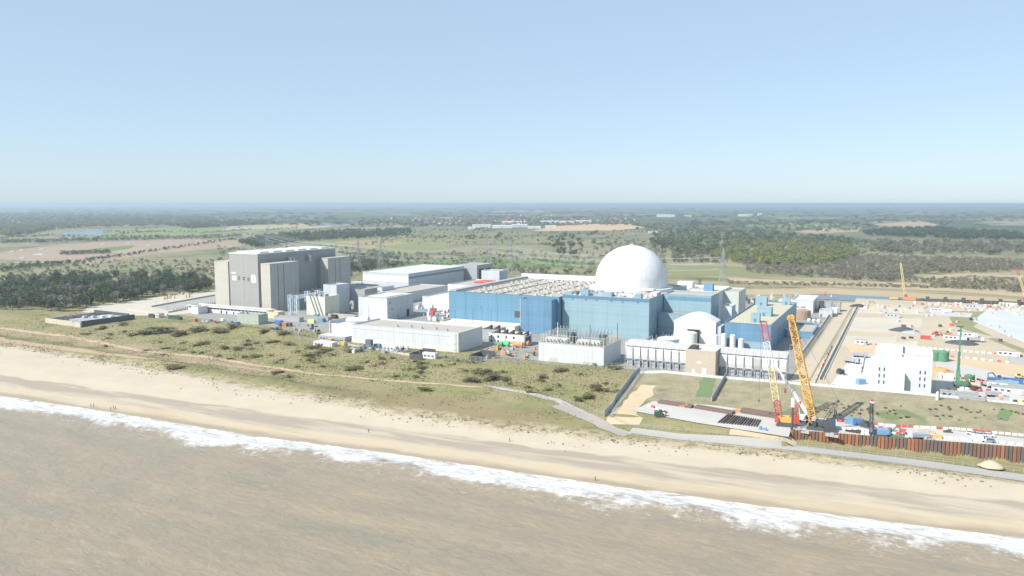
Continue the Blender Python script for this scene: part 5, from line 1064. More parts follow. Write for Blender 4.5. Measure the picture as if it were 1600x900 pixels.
for ln, ps in pl.items():
    for i, p in enumerate(ps):
        a = ps[max(0,i-1)]; b = ps[min(len(ps)-1,i+1)]; rz = rz_of(a, b); lb = 'grey lattice '+plab[(ln,i)]
        if first: PYT.location = (*p, 4.6); PYT.rotation_euler.z = rz; PYT['label'] = lb; PYT['group'] = 'pylons behind the station'; first = False
        else: copy_tree(PYT, (*p, 4.6), rz, lb, 'pylons behind the station')
    m = MB()
    for i in range(len(ps)-1):
        p, q = Vector((*ps[i], 4.6)), Vector((*ps[i+1], 4.6)); rz0 = rz_of(ps[max(0,i-1)], ps[i+1]); rz1 = rz_of(ps[i], ps[min(len(ps)-1,i+2)])
        for z, w_ in ARMS:
            for s_ in (-1,1):
                A = p+Vector((math.cos(rz0)*s_*w_, math.sin(rz0)*s_*w_, z-2.6)); B = q+Vector((math.cos(rz1)*s_*w_, math.sin(rz1)*s_*w_, z-2.6)); n = 14; prev = A
                sag = 7
                for k in range(1, n+1):
                    f = k/n; c = A+(B-A)*f-Vector((0,0,sag*4*f*(1-f))); m.bar(prev, c, .14); prev = c
    tag(m.build('power_line', mats_w), {'A':'sagging overhead wires strung between the nearer pylons behind the turbine hall','B':'sagging overhead wires strung between the farther twin pylons','C':'faint overhead wires of the pylons left of the grey hall'}[ln], 'power line')
# ------------------------------------------------------------------ trees, bushes, town, far works
def leaf_mat(name, a, b):
    s = NT(name); oi = s.n('ObjectInfo'); r_ = s.noise(.35, s.co(), 3)
    f = s.math('ADD', s.math('MULTIPLY', r_, .6), s.math('MULTIPLY', oi.outputs['Random'], .4), 0, True)
    c = s.mix(f, a, b); s.bsdf.inputs['Specular IOR Level'].default_value = .15
    tr = s.n('BsdfTranslucent'); s.L(c, tr.inputs[0]); mx = s.n('MixShader'); mx.inputs[0].default_value = .25
    m_ = s.done(c, .8); s.L(s.bsdf.outputs[0], mx.inputs[1]); s.L(tr.outputs[0], mx.inputs[2]); s.L(mx.outputs[0], s.nt.nodes['Material Output'].inputs['Surface']); return m_
LM = {'pine': leaf_mat('pine needles', (.065,.088,.048), (.125,.148,.08)), 'bud': leaf_mat('budding leaves', (.18,.205,.09), (.275,.29,.14)),
      'bare': leaf_mat('bare twigs', (.20,.18,.15), (.29,.265,.215)), 'lime': leaf_mat('fresh lime leaves', (.20,.23,.03), (.30,.30,.055)),
      'gorse': leaf_mat('gorse', (.13,.118,.048), (.22,.195,.085)), 'scrub': leaf_mat('dune scrub', (.15,.125,.07), (.24,.20,.12)), 'green': leaf_mat('deep green leaves', (.105,.13,.065), (.18,.20,.105)), 'sallow': leaf_mat('pale sallow leaves', (.20,.20,.11), (.29,.28,.17))}
BARK = paint('bark', (.12,.095,.075), .2, 1, .9); BARKP = paint('birch bark', (.30,.28,.25), .2, 1, .9)
def crown_mesh(kind, seed, n=150, flat=.8, leaf=.13):
    """a unit crown (1 m wide, centre at .62 of height 1): small faces spread through clumps"""
    r_ = random.Random(seed); vs = []; fs = []; lobes = []
    for _ in range(9 if kind != 'pine' else 8):
        a = r_.uniform(0, 6.283); q = r_.uniform(.08,.32); z = r_.uniform(.26,.86)
        if kind == 'pine': z = r_.uniform(.22,.92); q *= 1.15-.5*z
        lobes.append((q*math.cos(a), q*math.sin(a), z, r_.uniform(.13,.24)))
    for i in range(n):
        x, y, z, R_ = r_.choice(lobes); d_ = Vector((r_.gauss(0,1), r_.gauss(0,1), r_.gauss(0,1))).normalized()*R_*r_.uniform(.55,1.05)
        c = Vector((x+d_.x, y+d_.y, max(.12, z+d_.z*flat))); nrm = (d_.normalized()+Vector((r_.gauss(0,.5), r_.gauss(0,.5), .35+r_.gauss(0,.4)))).normalized()
        t = nrm.orthogonal().normalized(); b = nrm.cross(t); an = r_.uniform(0,6.28); t, b = t*math.cos(an)+b*math.sin(an), b*math.cos(an)-t*math.sin(an)
        s_ = leaf*r_.uniform(.6,1.25); k = len(vs)
        vs += [tuple(c+t*s_*.5+nrm*.02), tuple(c+b*s_*.36), tuple(c-t*s_*.5), tuple(c-b*s_*.36)]; fs.append((k,k+1,k+2,k+3))
    me = bpy.data.meshes.new('crown'); me.from_pydata(vs, [], fs); me.materials.append(LM[kind]); return me
def trunk_mesh(seed, mat, h=.55):
    r_ = random.Random(seed); m = MB(); m.tube((0,0,-.03),(.01,0,h*.55),.022,.016,6,False).tube((.01,0,h*.55),(0,.01,h+.2),.016,.006,5,False)
    for i in range(5):
        a = i*1.257+r_.uniform(-.4,.4); z = h*r_.uniform(.5,1.0); m.tube((0,0,z),(.24*math.cos(a),.24*math.sin(a),z+.2),.010,.003,4,False)
    return m.mesh('trunk', mat)
CR = {k: [crown_mesh(k, 10*i+j, 230 if k != 'bare' else 200, .8, .13 if k != 'bare' else .11) for j in range(4)] for i, k in enumerate(('pine','bud','bare','lime','green','sallow'))}
TK = [trunk_mesh(j, BARK if j < 3 else BARKP) for j in range(4)]
TN = {'pine':'pine_tree','bud':'budding_tree','bare':'bare_tree','lime':'lime_green_tree','green':'leafy_tree','sallow':'sallow_tree'}
SRC = {}
def tree(kind, x, y, z, h, wd, label, group):
    t = thing(TN[kind], label, 'tree', (x, y, z), rnd.uniform(0,6.28), group); t.scale = (wd, wd, h)
    j = rnd.randrange(4); o = link('trunk', TK[3 if kind in ('bare','bud') and rnd.random() < .4 else rnd.randrange(3)], t); c = link('crown', CR[kind][j], t)
    SRC.setdefault(kind, {}).setdefault(j, c); return t
def in_poly(x, y, P_):
    r_ = False; n = len(P_)
    for i in range(n):
        (a, b), (c, d_) = P_[i], P_[i-1]
        if (b > y) != (d_ > y) and x < (c-a)*(y-b)/(d_-b)+a: r_ = not r_
    return r_
def fill(poly, n, z=5, near=0.0, world=False):
    """n scattered points in the ground area bounded by survey-photo pixels"""
    xs = [p[0] for p in poly]; ys = [p[1] for p in poly]; out = []; tries = 0
    while len(out) < n and tries < n*30:
        tries += 1; x, y = rnd.uniform(min(xs), max(xs)), rnd.uniform(min(ys), max(ys))
        if in_poly(x, y, poly): out.append(spot(x, y, z))
    return out
def dist(p): return math.hypot(p[0], p[1])
MASS = {}
TMARK = [(20,478,'at the far left edge'),(95,480,'behind the bunker'),(160,474,'left of the concrete pad'),(230,463,'behind the concrete pad'),(310,452,'by the lime-green trees'),(1130,395,'left part'),(1200,395,'middle'),(1270,395,'right part'),(1180,420,'left end'),(1300,425,'middle part'),(1400,425,'by the pontoon crane'),(1540,418,'right end'),(555,410,'close to the hall'),(620,405,'above the striped hall roof'),(660,412,'left end'),(780,405,'by the twin pylons'),(890,415,'near the dome'),(880,382,'centre')]
TMARKP = [(spot(a, b, 6), t) for a, b, t in TMARK]
def where(p): return ', '+min(TMARKP, key=lambda q: (q[0][0]-p[0])**2+(q[0][1]-p[1])**2)[1]
def sizeword(h, h0, h1): f = (h-h0)/(h1-h0); return 'tall ' if f > .66 else ('low ' if f < .33 else 'middling ')
def wood(kinds, pts, h0, h1, label, group, singles=0, widen=1.0, z=None):
    """nearest trees one by one, the rest into the mass of their kind"""
    pts = sorted(pts, key=dist)
    for i, p in enumerate(pts):
        k = rnd.choice(kinds); h = rnd.uniform(h0, h1); wd = h*rnd.uniform(.75,1.1)*widen; zz = ground_z(*p) if z is None else z
        if i < singles: tree(k, p[0], p[1], zz, h, wd, (sizeword(h, h0, h1)+label+where(p)) % {'pine':'dark pine','bud':'budding olive-green tree','bare':'bare grey-brown tree','lime':'bright lime-green tree','green':'deep green tree','sallow':'pale sallow tree'}[k], group)
        else: MASS.setdefault(k, []).append((p[0], p[1], zz, wd, h))
wood(['pine']*7+['bare'], fill([(0,446),(60,440),(150,436),(240,436),(295,438),(332,446),(330,455),(262,463),(200,472),(150,481),(100,487),(0,484)], 430, 8), 10, 14.5, '%s in the left-hand wood', 'trees of the wood at the left', 240, 1.15)
for px, py, h in ((300,455,11),(311,455,9),(323,452,9.5)):
    x, y = spot(px, py, 8); tree('lime', x, y, 8, h, h*1.35, '%s lime-green tree between the pine wood and the grey hall' % {300:'largest',311:'middle',323:'rightmost'}[px], 'lime-green trees')
wood(['bare','sallow','bud','green'], fill([(0,418),(120,408),(240,404),(340,408),(340,440),(240,436),(100,440),(0,446)], 300, 6), 3, 7, '%s in scrub past the pines', 'scrub trees behind the pine wood', 20, 1.4)
wood(['pine','green'], [spot(a+rnd.uniform(-3,3), b+rnd.uniform(-1,1), 5) for a, b in [(f*3.2, 428-f*.47+0.0) for f in range(0,115)]], 4, 8, '%s in the hedge along the bare brown field', 'hedge trees', 0, 1.5)
wood(['green','bare'], [spot(95+f*1.7+rnd.uniform(-1,1), 398-f*.06+rnd.uniform(-1,1), 5) for f in range(46)], 6, 10, '%s in the hedge across the brown field', 'field hedge trees', 0, 1.5)
wood(['bare','green'], [spot(f*2.1+rnd.uniform(-2,2), 380-f*.055+rnd.uniform(-1.5,1.5), 5) for f in range(180)], 6, 12, '%s at the far edge of the brown field', 'far hedge', 0, 1.6)
wood(['green','bud','bare'], fill([(0,333),(120,330),(260,336),(345,342),(345,352),(200,354),(100,358),(0,372)], 1500), 11, 17, '%s', 'x', 0, 2.0)
wood(['pine','green'], fill([(250,352),(330,347),(420,346),(440,350),(300,358)], 260), 11, 16, '%s', 'x', 0, 1.8)
wood(['pine','pine','green'], fill([(372,380),(440,368),(540,362),(640,360),(640,366),(560,374),(470,378),(400,388)], 480), 10, 16, '%s', 'x', 0, 1.6)
wood(['green','bare','bud'], fill([(340,385),(400,385),(540,385),(560,395),(560,415),(340,410)], 220), 3, 7, '%s', 'x', 0, 1.6)
wood(['pine','green','bare'], fill([(536,392),(590,396),(640,402),(640,416),(575,424),(540,436)], 190, 5), 7, 11, '%s behind the grey hall', 'trees behind the grey hall', 60, 1.2)
wood(['bud','green','bare'], fill([(640,398),(760,392),(930,396),(930,430),(840,432),(640,414)], 300, 5), 4, 8, '%s on the marsh behind the station', 'marsh trees behind the turbine hall', 50, 1.4)
wood(['pine','green'], fill([(855,372),(905,366),(915,388),(895,402),(858,396)], 60, 5), 8, 13, '%s in the clump left of the dome', 'clump left of the dome', 25, 1.3)
wood(['green','bare'], fill([(560,366),(700,362),(860,362),(1000,366),(1000,384),(560,384)], 230, 5), 3, 8, '%s', 'x', 0, 1.7)
wood(['bare','bare','green'], fill([(920,380),(1000,376),(1040,392),(1040,430),(950,420)], 130, 5), 6, 10, '%s', 'x', 0, 1.4)
# right-hand wood and scrub
wood(['bud','bud','bud','lime','green'], fill([(1150,378),(1240,376),(1320,384),(1350,398),(1300,414),(1240,418),(1170,414),(1110,402)], 620, 5), 8, 13, '%s in the broad wood right of the dome', 'trees of the wood right of the dome', 150, 1.4)
wood(['green','bud','pine'], fill([(1018,366),(1090,360),(1180,362),(1330,374),(1330,386),(1180,380),(1110,396),(1060,396),(1018,384)], 800, 5), 9, 13, '%s', 'x', 0, 1.7)
wood(['bare','bare','bare','sallow'], fill([(1160,414),(1290,418),(1340,400),(1420,402),(1600,408),(1600,424),(1440,428),(1400,440),(1290,436),(1170,426)], 1000, 5), 4.5, 9, '%s in the grey marsh scrub', 'grey scrub trees', 60, 1.5)
wood(['bare','green'], fill([(1050,392),(1130,398),(1130,412),(1050,410)], 110, 5), 5, 9, '%s', 'x', 0, 1.4)
wood(['bare','sallow'], [spot(1140+f*2.4+rnd.uniform(-2,2), 443+f*.045+rnd.uniform(-1.2,1.2), 5) for f in range(180)], 2.5, 4.5, '%s in the low line of scrub on the reed marsh', 'scrub line on the reed marsh', 0, 1.7)
wood(['bare','sallow'], fill([(1400,438),(1500,434),(1600,436),(1600,458),(1500,452)], 200, 5), 3, 6, '%s', 'x', 0, 1.6)
wood(['pine'], fill([(1350,362),(1440,356),(1520,362),(1600,366),(1600,376),(1490,374),(1350,368)], 420), 11, 16, '%s', 'x', 0, 1.7)
wood(['bare','green'], fill([(1330,376),(1600,380),(1600,398),(1420,398),(1345,392)], 420), 7, 12, '%s', 'x', 0, 1.7)
wood(['green','pine','bare'], fill([(560,342),(1000,340),(1000,352),(560,356)], 520), 9, 14, '%s', 'x', 0, 1.8)
wood(['bare','green'], fill([(1010,350),(1340,348),(1340,362),(1010,362)], 280), 9, 13, '%s', 'x', 0, 2.0)
x, y = spot(1112, 452, 5); tree('bud', x-12, y-40, 6, 9, 9, 'round green tree behind the blue wing, left of the pylon', 'single trees'); tree('bare', *spot(1092, 447, 6), 6, 9, 9, 'bare grey tree behind the blue wing', 'single trees')
for px, py in ((548,428),(556,426)): x, y = spot(px, py, 6); tree('pine', x, y, 6, 15, 11, '%s pine close behind the grey hall' % ('left' if px < 550 else 'right'), 'pines behind the grey hall')
# woods strewn over the far plain
far_pts = []
for k in range(2600):
    py = 321.5+rnd.random()**1.5*32; px = rnd.uniform(-60, 1660); p = spot(px, py, 5)
    if mnoise.noise((p[0]*.0011, p[1]*.0011, 2))+.4*mnoise.noise((p[0]*.004, p[1]*.004, 5)) > -.02: far_pts.append((p, py))
for p, py in far_pts:
    sc_ = 1 if py > 340 else (1.6 if py > 332 else 2.6); MASS.setdefault(rnd.choice(['green','pine','bare']), []).append((p[0], p[1], 4.6, rnd.uniform(28,60)*sc_, rnd.uniform(11,17)*(1 if py > 328 else 1.3)))
for k in range(90):   # hedges between the far fields
    py = 327+rnd.random()*46; p = spot(rnd.uniform(-40,1640), py, 5); a = rnd.choice((.3,.34,1.9,1.86))+rnd.uniform(-.1,.1); L_ = rnd.uniform(120,420)*(1 if py > 345 else 2)
    for i in range(int(L_/14)):
        q = i*14*(1 if py > 345 else 2); MASS.setdefault(rnd.choice(['green','bare','pine']), []).append((p[0]+q*math.cos(a)+rnd.uniform(-3,3), p[1]+q*math.sin(a)+rnd.uniform(-3,3), 4.6, rnd.uniform(9,16)*(1 if py > 345 else 2), rnd.uniform(3.5,9)))
def gn_mass(name, label, pts, srcs, kind='stuff'):
    me = bpy.data.meshes.new(name); me.from_pydata([(p[0], p[1], p[2]) for p in pts], [], [])
    for an, dt_, vals in (('rot','FLOAT',[rnd.uniform(0,6.28) for _ in pts]),):
        a = me.attributes.new(an, dt_, 'POINT'); a.data.foreach_set('value', vals)
    a = me.attributes.new('siz', 'FLOAT_VECTOR', 'POINT'); a.data.foreach_set('vector', [c for p in pts for c in (p[3], p[3], p[4])])
    o = bpy.data.objects.new(name, me); COL.objects.link(o)
    g = bpy.data.node_groups.new(name, 'GeometryNodeTree'); g.interface.new_socket('Geometry', in_out='INPUT', socket_type='NodeSocketGeometry'); g.interface.new_socket('Geometry', in_out='OUTPUT', socket_type='NodeSocketGeometry')
    N_ = g.nodes.new; gi = N_('NodeGroupInput'); go = N_('NodeGroupOutput'); ip = N_('GeometryNodeInstanceOnPoints'); jn = N_('GeometryNodeJoinGeometry')
    for s_ in srcs:
        oi = N_('GeometryNodeObjectInfo'); oi.inputs['Object'].default_value = s_; oi.inputs['As Instance'].default_value = True; g.links.new(oi.outputs['Geometry'], jn.inputs[0])
    rot = N_('GeometryNodeInputNamedAttribute'); rot.data_type = 'FLOAT'; rot.inputs['Name'].default_value = 'rot'
    siz = N_('GeometryNodeInputNamedAttribute'); siz.data_type = 'FLOAT_VECTOR'; siz.inputs['Name'].default_value = 'siz'
    cx_ = N_('ShaderNodeCombineXYZ'); L_ = g.links.new; L_(rot.outputs['Attribute'], cx_.inputs[2])
    L_(gi.outputs[0], ip.inputs['Points']); L_(jn.outputs[0], ip.inputs['Instance']); ip.inputs['Pick Instance'].default_value = True
    L_(cx_.outputs[0], ip.inputs['Rotation']); L_(siz.outputs['Attribute'], ip.inputs['Scale']); L_(ip.outputs[0], go.inputs[0])
    md = o.modifiers.new('scatter', 'NODES'); md.node_group = g
    return tag(o, label, 'woodland', kind=kind)
MN = {'pine':('pine_woods','dark green pine woods strung over the countryside'),'green':('green_woods','deep green woods and hedges spread over the plain'),'bud':('budding_woods','olive-green budding woods right of the dome'),'bare':('bare_scrub','grey-brown bare scrub on the marsh and along hedges'),'sallow':('sallow_scrub','pale sallow scrub dotted over the marsh'),'lime':('fresh_woods','bright green trees scattered in the right-hand wood')}
for k, pts in MASS.items():
    for i in (0,1,2,3):
        if i not in SRC.get(k, {}): x, y = spot(1180+i*30, 372, 5); t = tree(k, x, y, 5, 9, 9, '%s standing alone on the marsh beyond the dome' % TN[k].replace('_',' '), 'lone marsh trees')
    gn_mass(MN[k][0], MN[k][1], pts, list(SRC[k].values()))
# gorse and scrub on the dunes
GB = [crown_mesh('gorse', 70+j, 560, .8, .095) for j in range(4)]; GB2 = [crown_mesh('scrub', 80+j, 560, .8, .09) for j in range(3)]; GB3 = [crown_mesh('green', 90+j, 560, .8, .095) for j in range(2)]
def bush(px, py, wpx, hgt_, kind, label, group=None):
    z = 8; 
    for _ in range(3): x, y = spot(px, py, z); z = ground_z(x, y)
    dd = math.hypot(x, y)*1.02; wd = wpx*dd/FPX
    o = link('gorse_bush' if kind < 2 else 'scrub_bush', rnd.choice((GB, GB, GB2, GB3)[kind]), None, (x, y, z-.28*hgt_), rnd.uniform(0,6.28)); o.scale = (wd, wd*.8, hgt_*1.35)
    return tag(o, label, 'bush', group)
big = [(765,586,46,3.4,2,'large dark gorse thicket on the bank below the transformer compound, centre'),(735,590,36,2.6,2,'dark thicket at the left foot of the large gorse thicket'),(750,578,40,2.6,0,'yellow-flecked gorse at the top of the large thicket'),(790,590,26,2.0,2,'brownish scrub right of the large thicket'),(915,617,34,2.4,0,'gorse clump beside the left slope fence'),(932,608,22,2.0,0,'smaller gorse clump up the slope by the left slope fence'),(905,622,24,1.8,1,'gorse at the seaward foot of the slope by the fence'),(930,601,26,1.6,2,'brown scrub strip above the gorse clump'),(848,588,22,2.2,2,'dark scrub clump left of the transformer compound'),(845,594,16,1.6,0,'low gorse below the dark scrub clump'),(660,572,26,2.0,2,'dark scrub on the bank below the right dark screen'),(655,580,16,1.6,2,'small scrub below the bank scrub'),(666,606,30,1.8,0,'gorse beside the footpath below the long white building'),(655,566,18,1.4,0,'low gorse on the bank top below the dark screen'),(828,610,20,1.2,0,'low gorse beside the footpath bend'),(545,546,30,1.8,2,'brown scrub on the bank before the yellow container'),(560,572,30,1.8,2,'scrub patch on the bank at the foot of the long white building'),(594,558,20,1.4,0,'low gorse at the wall foot'),(480,553,26,2.0,0,'dark gorse below the mound'),(500,549,22,1.6,2,'dark scrub right of the mound gorse'),(490,541,26,1.8,2,'brown scrub on the right side of the mound'),(510,545,30,1.8,0,'gorse strip right of the mound'),(250,514,46,4.0,3,'dark green thicket on the dunes left of the yard'),(275,520,34,3.4,2,'grey-brown thicket right of the dark green one'),(225,518,30,2.6,2,'grey scrub left of the dark green thicket'),(206,522,22,2.0,0,'low dark gorse left of the grey scrub'),(190,506,18,2.2,2,'round dark bush on the grass above the bunker path'),(157,510,26,1.8,0,'flat olive bush right of the concrete bunker'),(136,520,18,1.2,0,'low olive bush before the concrete bunker'),(308,514,40,3.2,2,'grey-brown scrub at the left shoulder of the mound'),(345,516,36,3.0,2,'grey scrub on the mound below the parked cars'),(365,514,30,2.6,2,'brown scrub on the mound crest'),(352,540,26,1.8,0,'dark gorse on the mound face'),(372,542,22,1.6,2,'brown scrub on the mound face'),(388,537,20,1.6,0,'gorse on the right of the mound face'),(315,535,28,1.8,2,'dark heather strip low on the left of the mound'),(398,554,26,1.8,0,'gorse patch below the mound by the path'),(428,532,26,1.8,0,'dark scrub at the right of the mound'),(443,520,28,2.2,2,'dark scrub where the mound meets the fence'),(452,536,22,1.6,2,'brown scrub right of the mound crest'),(415,517,24,1.8,0,'gorse on the mound crest below the plant room'),(505,572,14,1.6,0,'small dark bush by the footpath'),(545,574,28,1.4,0,'low gorse on the slope below the long white building'),(260,543,16,1.2,0,'low gorse by the broad sandy strip'),(450,588,14,1.6,2,'dark bush at the end of the sandy strip'),(270,566,40,1.6,0,'dune scrub line at the beach edge, left'),(430,580,26,1.4,2,'dune scrub at the beach edge by the sandy strip'),(880,575,38,1.6,0,'yellowish scrub strip at the foot of the transformer compound'),(855,607,18,1.2,0,'low gorse below the scrub clump near the compound'),(960,572,30,1.4,2,'brown scrub between compound and slope fence')]
for px, py, w_, h_, k, lb in big: bush(px, py+w_*.12, w_*1.15, h_, k, lb)
for k in range(70):
    while True:
        px, py = rnd.uniform(150,985), rnd.uniform(505,625)
        lo = 500+max(0,px-150)*.068+12; hi = 545+px*.095
        if lo < py < hi-14: break
    bush(px, py, rnd.uniform(7,16), rnd.uniform(.6,1.5), rnd.choice((0,0,2,2,3)), 'small low gorse or heather bush on the dune slope', 'small bushes on the dune slope')
for k in range(60):
    px = rnd.uniform(1270,1600); py = 620+(px-1270)*.055+rnd.uniform(4,28); bush(px, py, rnd.uniform(4,9), rnd.uniform(.4,.8), 2, 'small dry tuft on the grass bank behind the crane platform', 'tufts on the grass bank')
# tufts of marram and drift at the head of the beach
tv = MB()
TM = leaf_mat('marram tufts', (.17,.15,.085), (.28,.245,.15))
r2 = random.Random(5)
for k in range(2600):
    u = r2.uniform(-620, 90); v = lerp(u, BT)+r2.gauss(4, 7)
    if mnoise.noise((u*.03, v*.09, 1)) < .0 or (u > -118 and v > 318): continue
    z = ground_z(u, v); s_ = r2.uniform(.35,1.1)
    for j in range(3):
        a = r2.uniform(0,6.28); dx, dy = math.cos(a)*s_*.6, math.sin(a)*s_*.6; tv.add([(u-dy*.6,v+dx*.6,z),(u+dy*.6,v-dx*.6,z),(u+dx,v+dy,z+s_*.55)], [(0,1,2)])
tag(tv.build('marram_grass', TM), 'tufts of marram grass and drift along the head of the beach', 'grass', kind='stuff')
gt = MB(); GT = leaf_mat('dune grass tufts', (.16,.16,.07), (.28,.26,.14))
for k in range(16000):
    u = r2.uniform(-640, -125); v = r2.uniform(318, 446)
    if mnoise.noise((u*.05, v*.05, 4)) < -.1: continue
    z = ground_z(u, v); s_ = r2.uniform(.3,.8)
    for j in range(2):
        a = r2.uniform(0,6.28); dx, dy = math.cos(a)*s_*.7, math.sin(a)*s_*.7; gt.add([(u-dy*.7,v+dx*.7,z),(u+dy*.7,v-dx*.7,z),(u+dx,v+dy,z+s_*.6)], [(0,1,2)])
hv = MB(); HT = leaf_mat('heather tufts', (.13,.118,.058), (.21,.185,.10))
cen = [(o.location.x, o.location.y, o.scale.x) for o in COL.objects if o.name.startswith(('gorse_bush', 'scrub_bush')) and o.location.x < -125]
for k in range(11000):
    if k % 3:
        c = r2.choice(cen); q = c[2]*r2.uniform(.3,1.3); a = r2.uniform(0,6.28); u, v = c[0]+q*math.cos(a)*1.3, c[1]+q*math.sin(a)*.9
    else:
        u, v = r2.uniform(-640,-125), r2.uniform(330,432)
        if mnoise.noise((u*.025, v*.04, 8)) < .18: continue
    z = ground_z(u, v); s_ = r2.uniform(.3,.75)
    for j in range(2):
        a = r2.uniform(0,6.28); dx, dy = math.cos(a)*s_*.7, math.sin(a)*s_*.7; hv.add([(u-dy*.7,v+dx*.7,z),(u+dy*.7,v-dx*.7,z),(u+dx,v+dy,z+s_*.7)], [(0,1,2)])
tag(hv.build('heather', HT), 'dark heather and low scrub fringing the bushes on the dunes', 'heather', kind='stuff')
tag(gt.build('dune_grass', GT), 'rough grass tufts covering the dune slopes', 'grass', kind='stuff')
# ------------------------------------------------------------------ fields, pond, river
def field(name, label, px, z, mat): return sheet(name, label, spots(px, z), z, mat)
FZ = 4.75
field('field', 'bare pinkish-brown field with rows of small white shelters at the left', [(-40,400),(60,386),(150,378),(290,374),(400,376),(375,385),(240,397),(120,416),(-40,424)], FZ, paint('bare brown field', (.33,.25,.185), .14, .006, .95))
field('field', 'small green field within the brown field', [(120,394),(150,388),(212,383),(205,388),(165,394)], FZ+.05, paint('green field', (.13,.19,.06), .1, .01, .95))
field('field', 'long light green field behind the brown field', [(120,372),(180,362),(310,357),(480,352),(480,358),(330,366),(200,374)], FZ, paint('light green field', (.19,.24,.085), .1, .006, .95))
field('field', 'straw-coloured field far off left of centre', [(345,360),(360,353),(480,349),(560,350),(500,356)], FZ+.05, paint('straw field', (.38,.32,.19), .1, .005, .95))
field('field', 'tan field far off above the green field', [(262,346),(330,344),(345,347),(262,351)], FZ, paint('tan field', (.38,.28,.18), .1, .005, .95))
field('field', 'bare tan works field beyond the town sheds left of the dome', [(830,361),(870,353),(920,350),(985,350),(1008,356),(960,360)], FZ, paint('tan works field', (.50,.36,.22), .1, .005, .95))
field('field', 'tan field far off at the right', [(1366,350),(1440,345),(1470,352),(1420,357),(1375,356)], FZ, paint('tan field', (.46,.35,.22)))
field('field', 'pale tan field strip far off right of the dome', [(1240,362),(1280,357),(1345,356),(1340,362),(1270,365)], FZ, paint('tan field', (.46,.35,.22)))
field('field', 'green meadow beyond the trees right of the dome', [(1130,352),(1230,348),(1330,350),(1240,357)], FZ, paint('light green field', (.2,.3,.09)))
field('field', 'green meadow strip behind the turbine hall', [(560,414),(720,402),(860,404),(930,412),(930,418),(700,418)], FZ, paint('green field', (.14,.2,.06)))
field('field', 'pale green marsh meadow behind the striped hall', [(480,372),(640,366),(720,380),(640,398),(520,386)], FZ, paint('marsh meadow', (.21,.22,.10), .14, .012, .95))
field('field', 'green marsh meadow right of the dome', [(1040,420),(1100,414),(1180,420),(1290,426),(1280,434),(1050,430)], FZ, paint('marsh meadow', (.17,.2,.08)))
field('field', 'green meadow among the scrub at the right', [(1340,404),(1420,398),(1560,402),(1500,410),(1400,412)], FZ, paint('marsh meadow', (.17,.2,.08)))
field('reed_marsh', 'pale reed marsh strip behind the station at the right', [(1135,434),(1300,440),(1480,444),(1600,456),(1600,464),(1480,455),(1300,448),(1150,442)], FZ+.05, paint('reed bed', (.40,.32,.20), .16, .02, .95))
field('reed_marsh', 'tan reed marsh along the far side of the river', [(1135,452),(1300,450),(1480,460),(1600,468),(1600,476),(1290,459),(1150,462)], FZ+.05, paint('reed bed', (.40,.32,.20)))
field('reed_marsh', 'pale track curving through the scrub at far right', [(1440,432),(1500,427),(1600,430),(1600,434),(1510,431),(1450,436)], FZ+.1, paint('reed bed', (.40,.32,.20)))
field('field', 'ochre heath patch left of centre behind the grey hall', [(520,378),(600,374),(640,380),(580,386)], FZ+.05, paint('ochre heath', (.33,.25,.13), .15, .02, .95))
WAT = NT('still water'); WAT.bsdf.inputs['IOR'].default_value = 1.33; WAT.bump(WAT.noise(.4, WAT.co(), 4), .05, .1); WAT = WAT.done((.085,.115,.15), .15)
field('reservoir', 'small blue rectangular reservoir at the far left', [(96,368),(104,360),(156,360),(166,363),(158,368)], FZ+.1, WAT)
field('river', 'dark blue river behind the construction site', [(1262,460),(1290,459.5),(1420,465),(1470,469),(1470,474),(1400,473),(1290,468),(1264,466)], FZ+.15, WAT)
field('river', 'thin pale lake far off behind the sheds', [(735,331),(790,329),(850,329.5),(850,331),(790,331.5)], FZ, WAT)
field('river', 'pale flood water far off left of centre', [(478,352),(520,349),(560,349),(520,353)], FZ+.1, WAT)
sheet('marsh_ground', 'green slope above the white basin at the right', spots([(1478,486),(1562,487),(1520,510),(1560,530),(1600,545),(1690,580),(1690,590),(1600,552),(1490,508)]), 8.03, paint('basin grass', (.25,.24,.13), .15, .05, .95))
sheet('basin', 'white lined basin at the far right of the construction site', spots([(1545,482),(1600,484),(1690,489),(1690,570),(1600,535),(1565,521),(1520,502),(1528,495)]), 8.05, paint('white liner', (.52,.545,.54), .16, .05, .8, fine=.3))
# far pile wall, pontoon crane, red crane
fp = thing('far_pile_wall', 'long dark sheet pile wall along the river at the far right', 'retaining wall', (*spot(1446,476,5), 4.6)); a, b = Vector(spot(1446,476,5)), Vector(spot(1630,483,5)); L_ = (b-a).length; fp.rotation_euler.z = math.atan2((b-a).y, (b-a).x)
k0 = [MB().box(0,1.5,-.25,.25,-1,6.4).mesh('sheet_pile', m_) for m_ in (DSTEEL, paint('dark pile', (.12,.105,.10), .2, .3, .8))]
for i in range(int(L_/1.7)): link('sheet_pile', k0[i % 2], fp, (i*1.7, .3*(i % 2), 0))
for i in range(0, int(L_/15)): MB().box(i*15,i*15+3,-.8,1.2,-1,8.2).build('buttress', k0[0].materials[0], fp)
x, y = spot(1418, 470, 5); c6 = thing('pontoon_crane', 'orange-yellow lattice crane on a pontoon in the river', 'crane', (x, y, 4.9), rad(-10))
MB().box(-14,16,-5,5,-.4,1.2).build('pontoon', DSTEEL, c6); MB().box(-4,8,-2.5,2.5,1.2,4).build('body', ORANGE, c6); MB().box(-16,-8,-3,3,1.2,2.6).build('deck_cargo', YELLOW, c6); MB().box(10,15,-3,3,1.2,3).build('counterweight', DSTEEL, c6)
m = MB(); lattice_boom(m, (-2,0,3), (-8,1,37), 1.8, 1.4, 16, .3); m.build('boom', PYEL, c6); MB().box(-3,-.6,-1.6,0,1.3,6.5).build('cab', RED, c6)
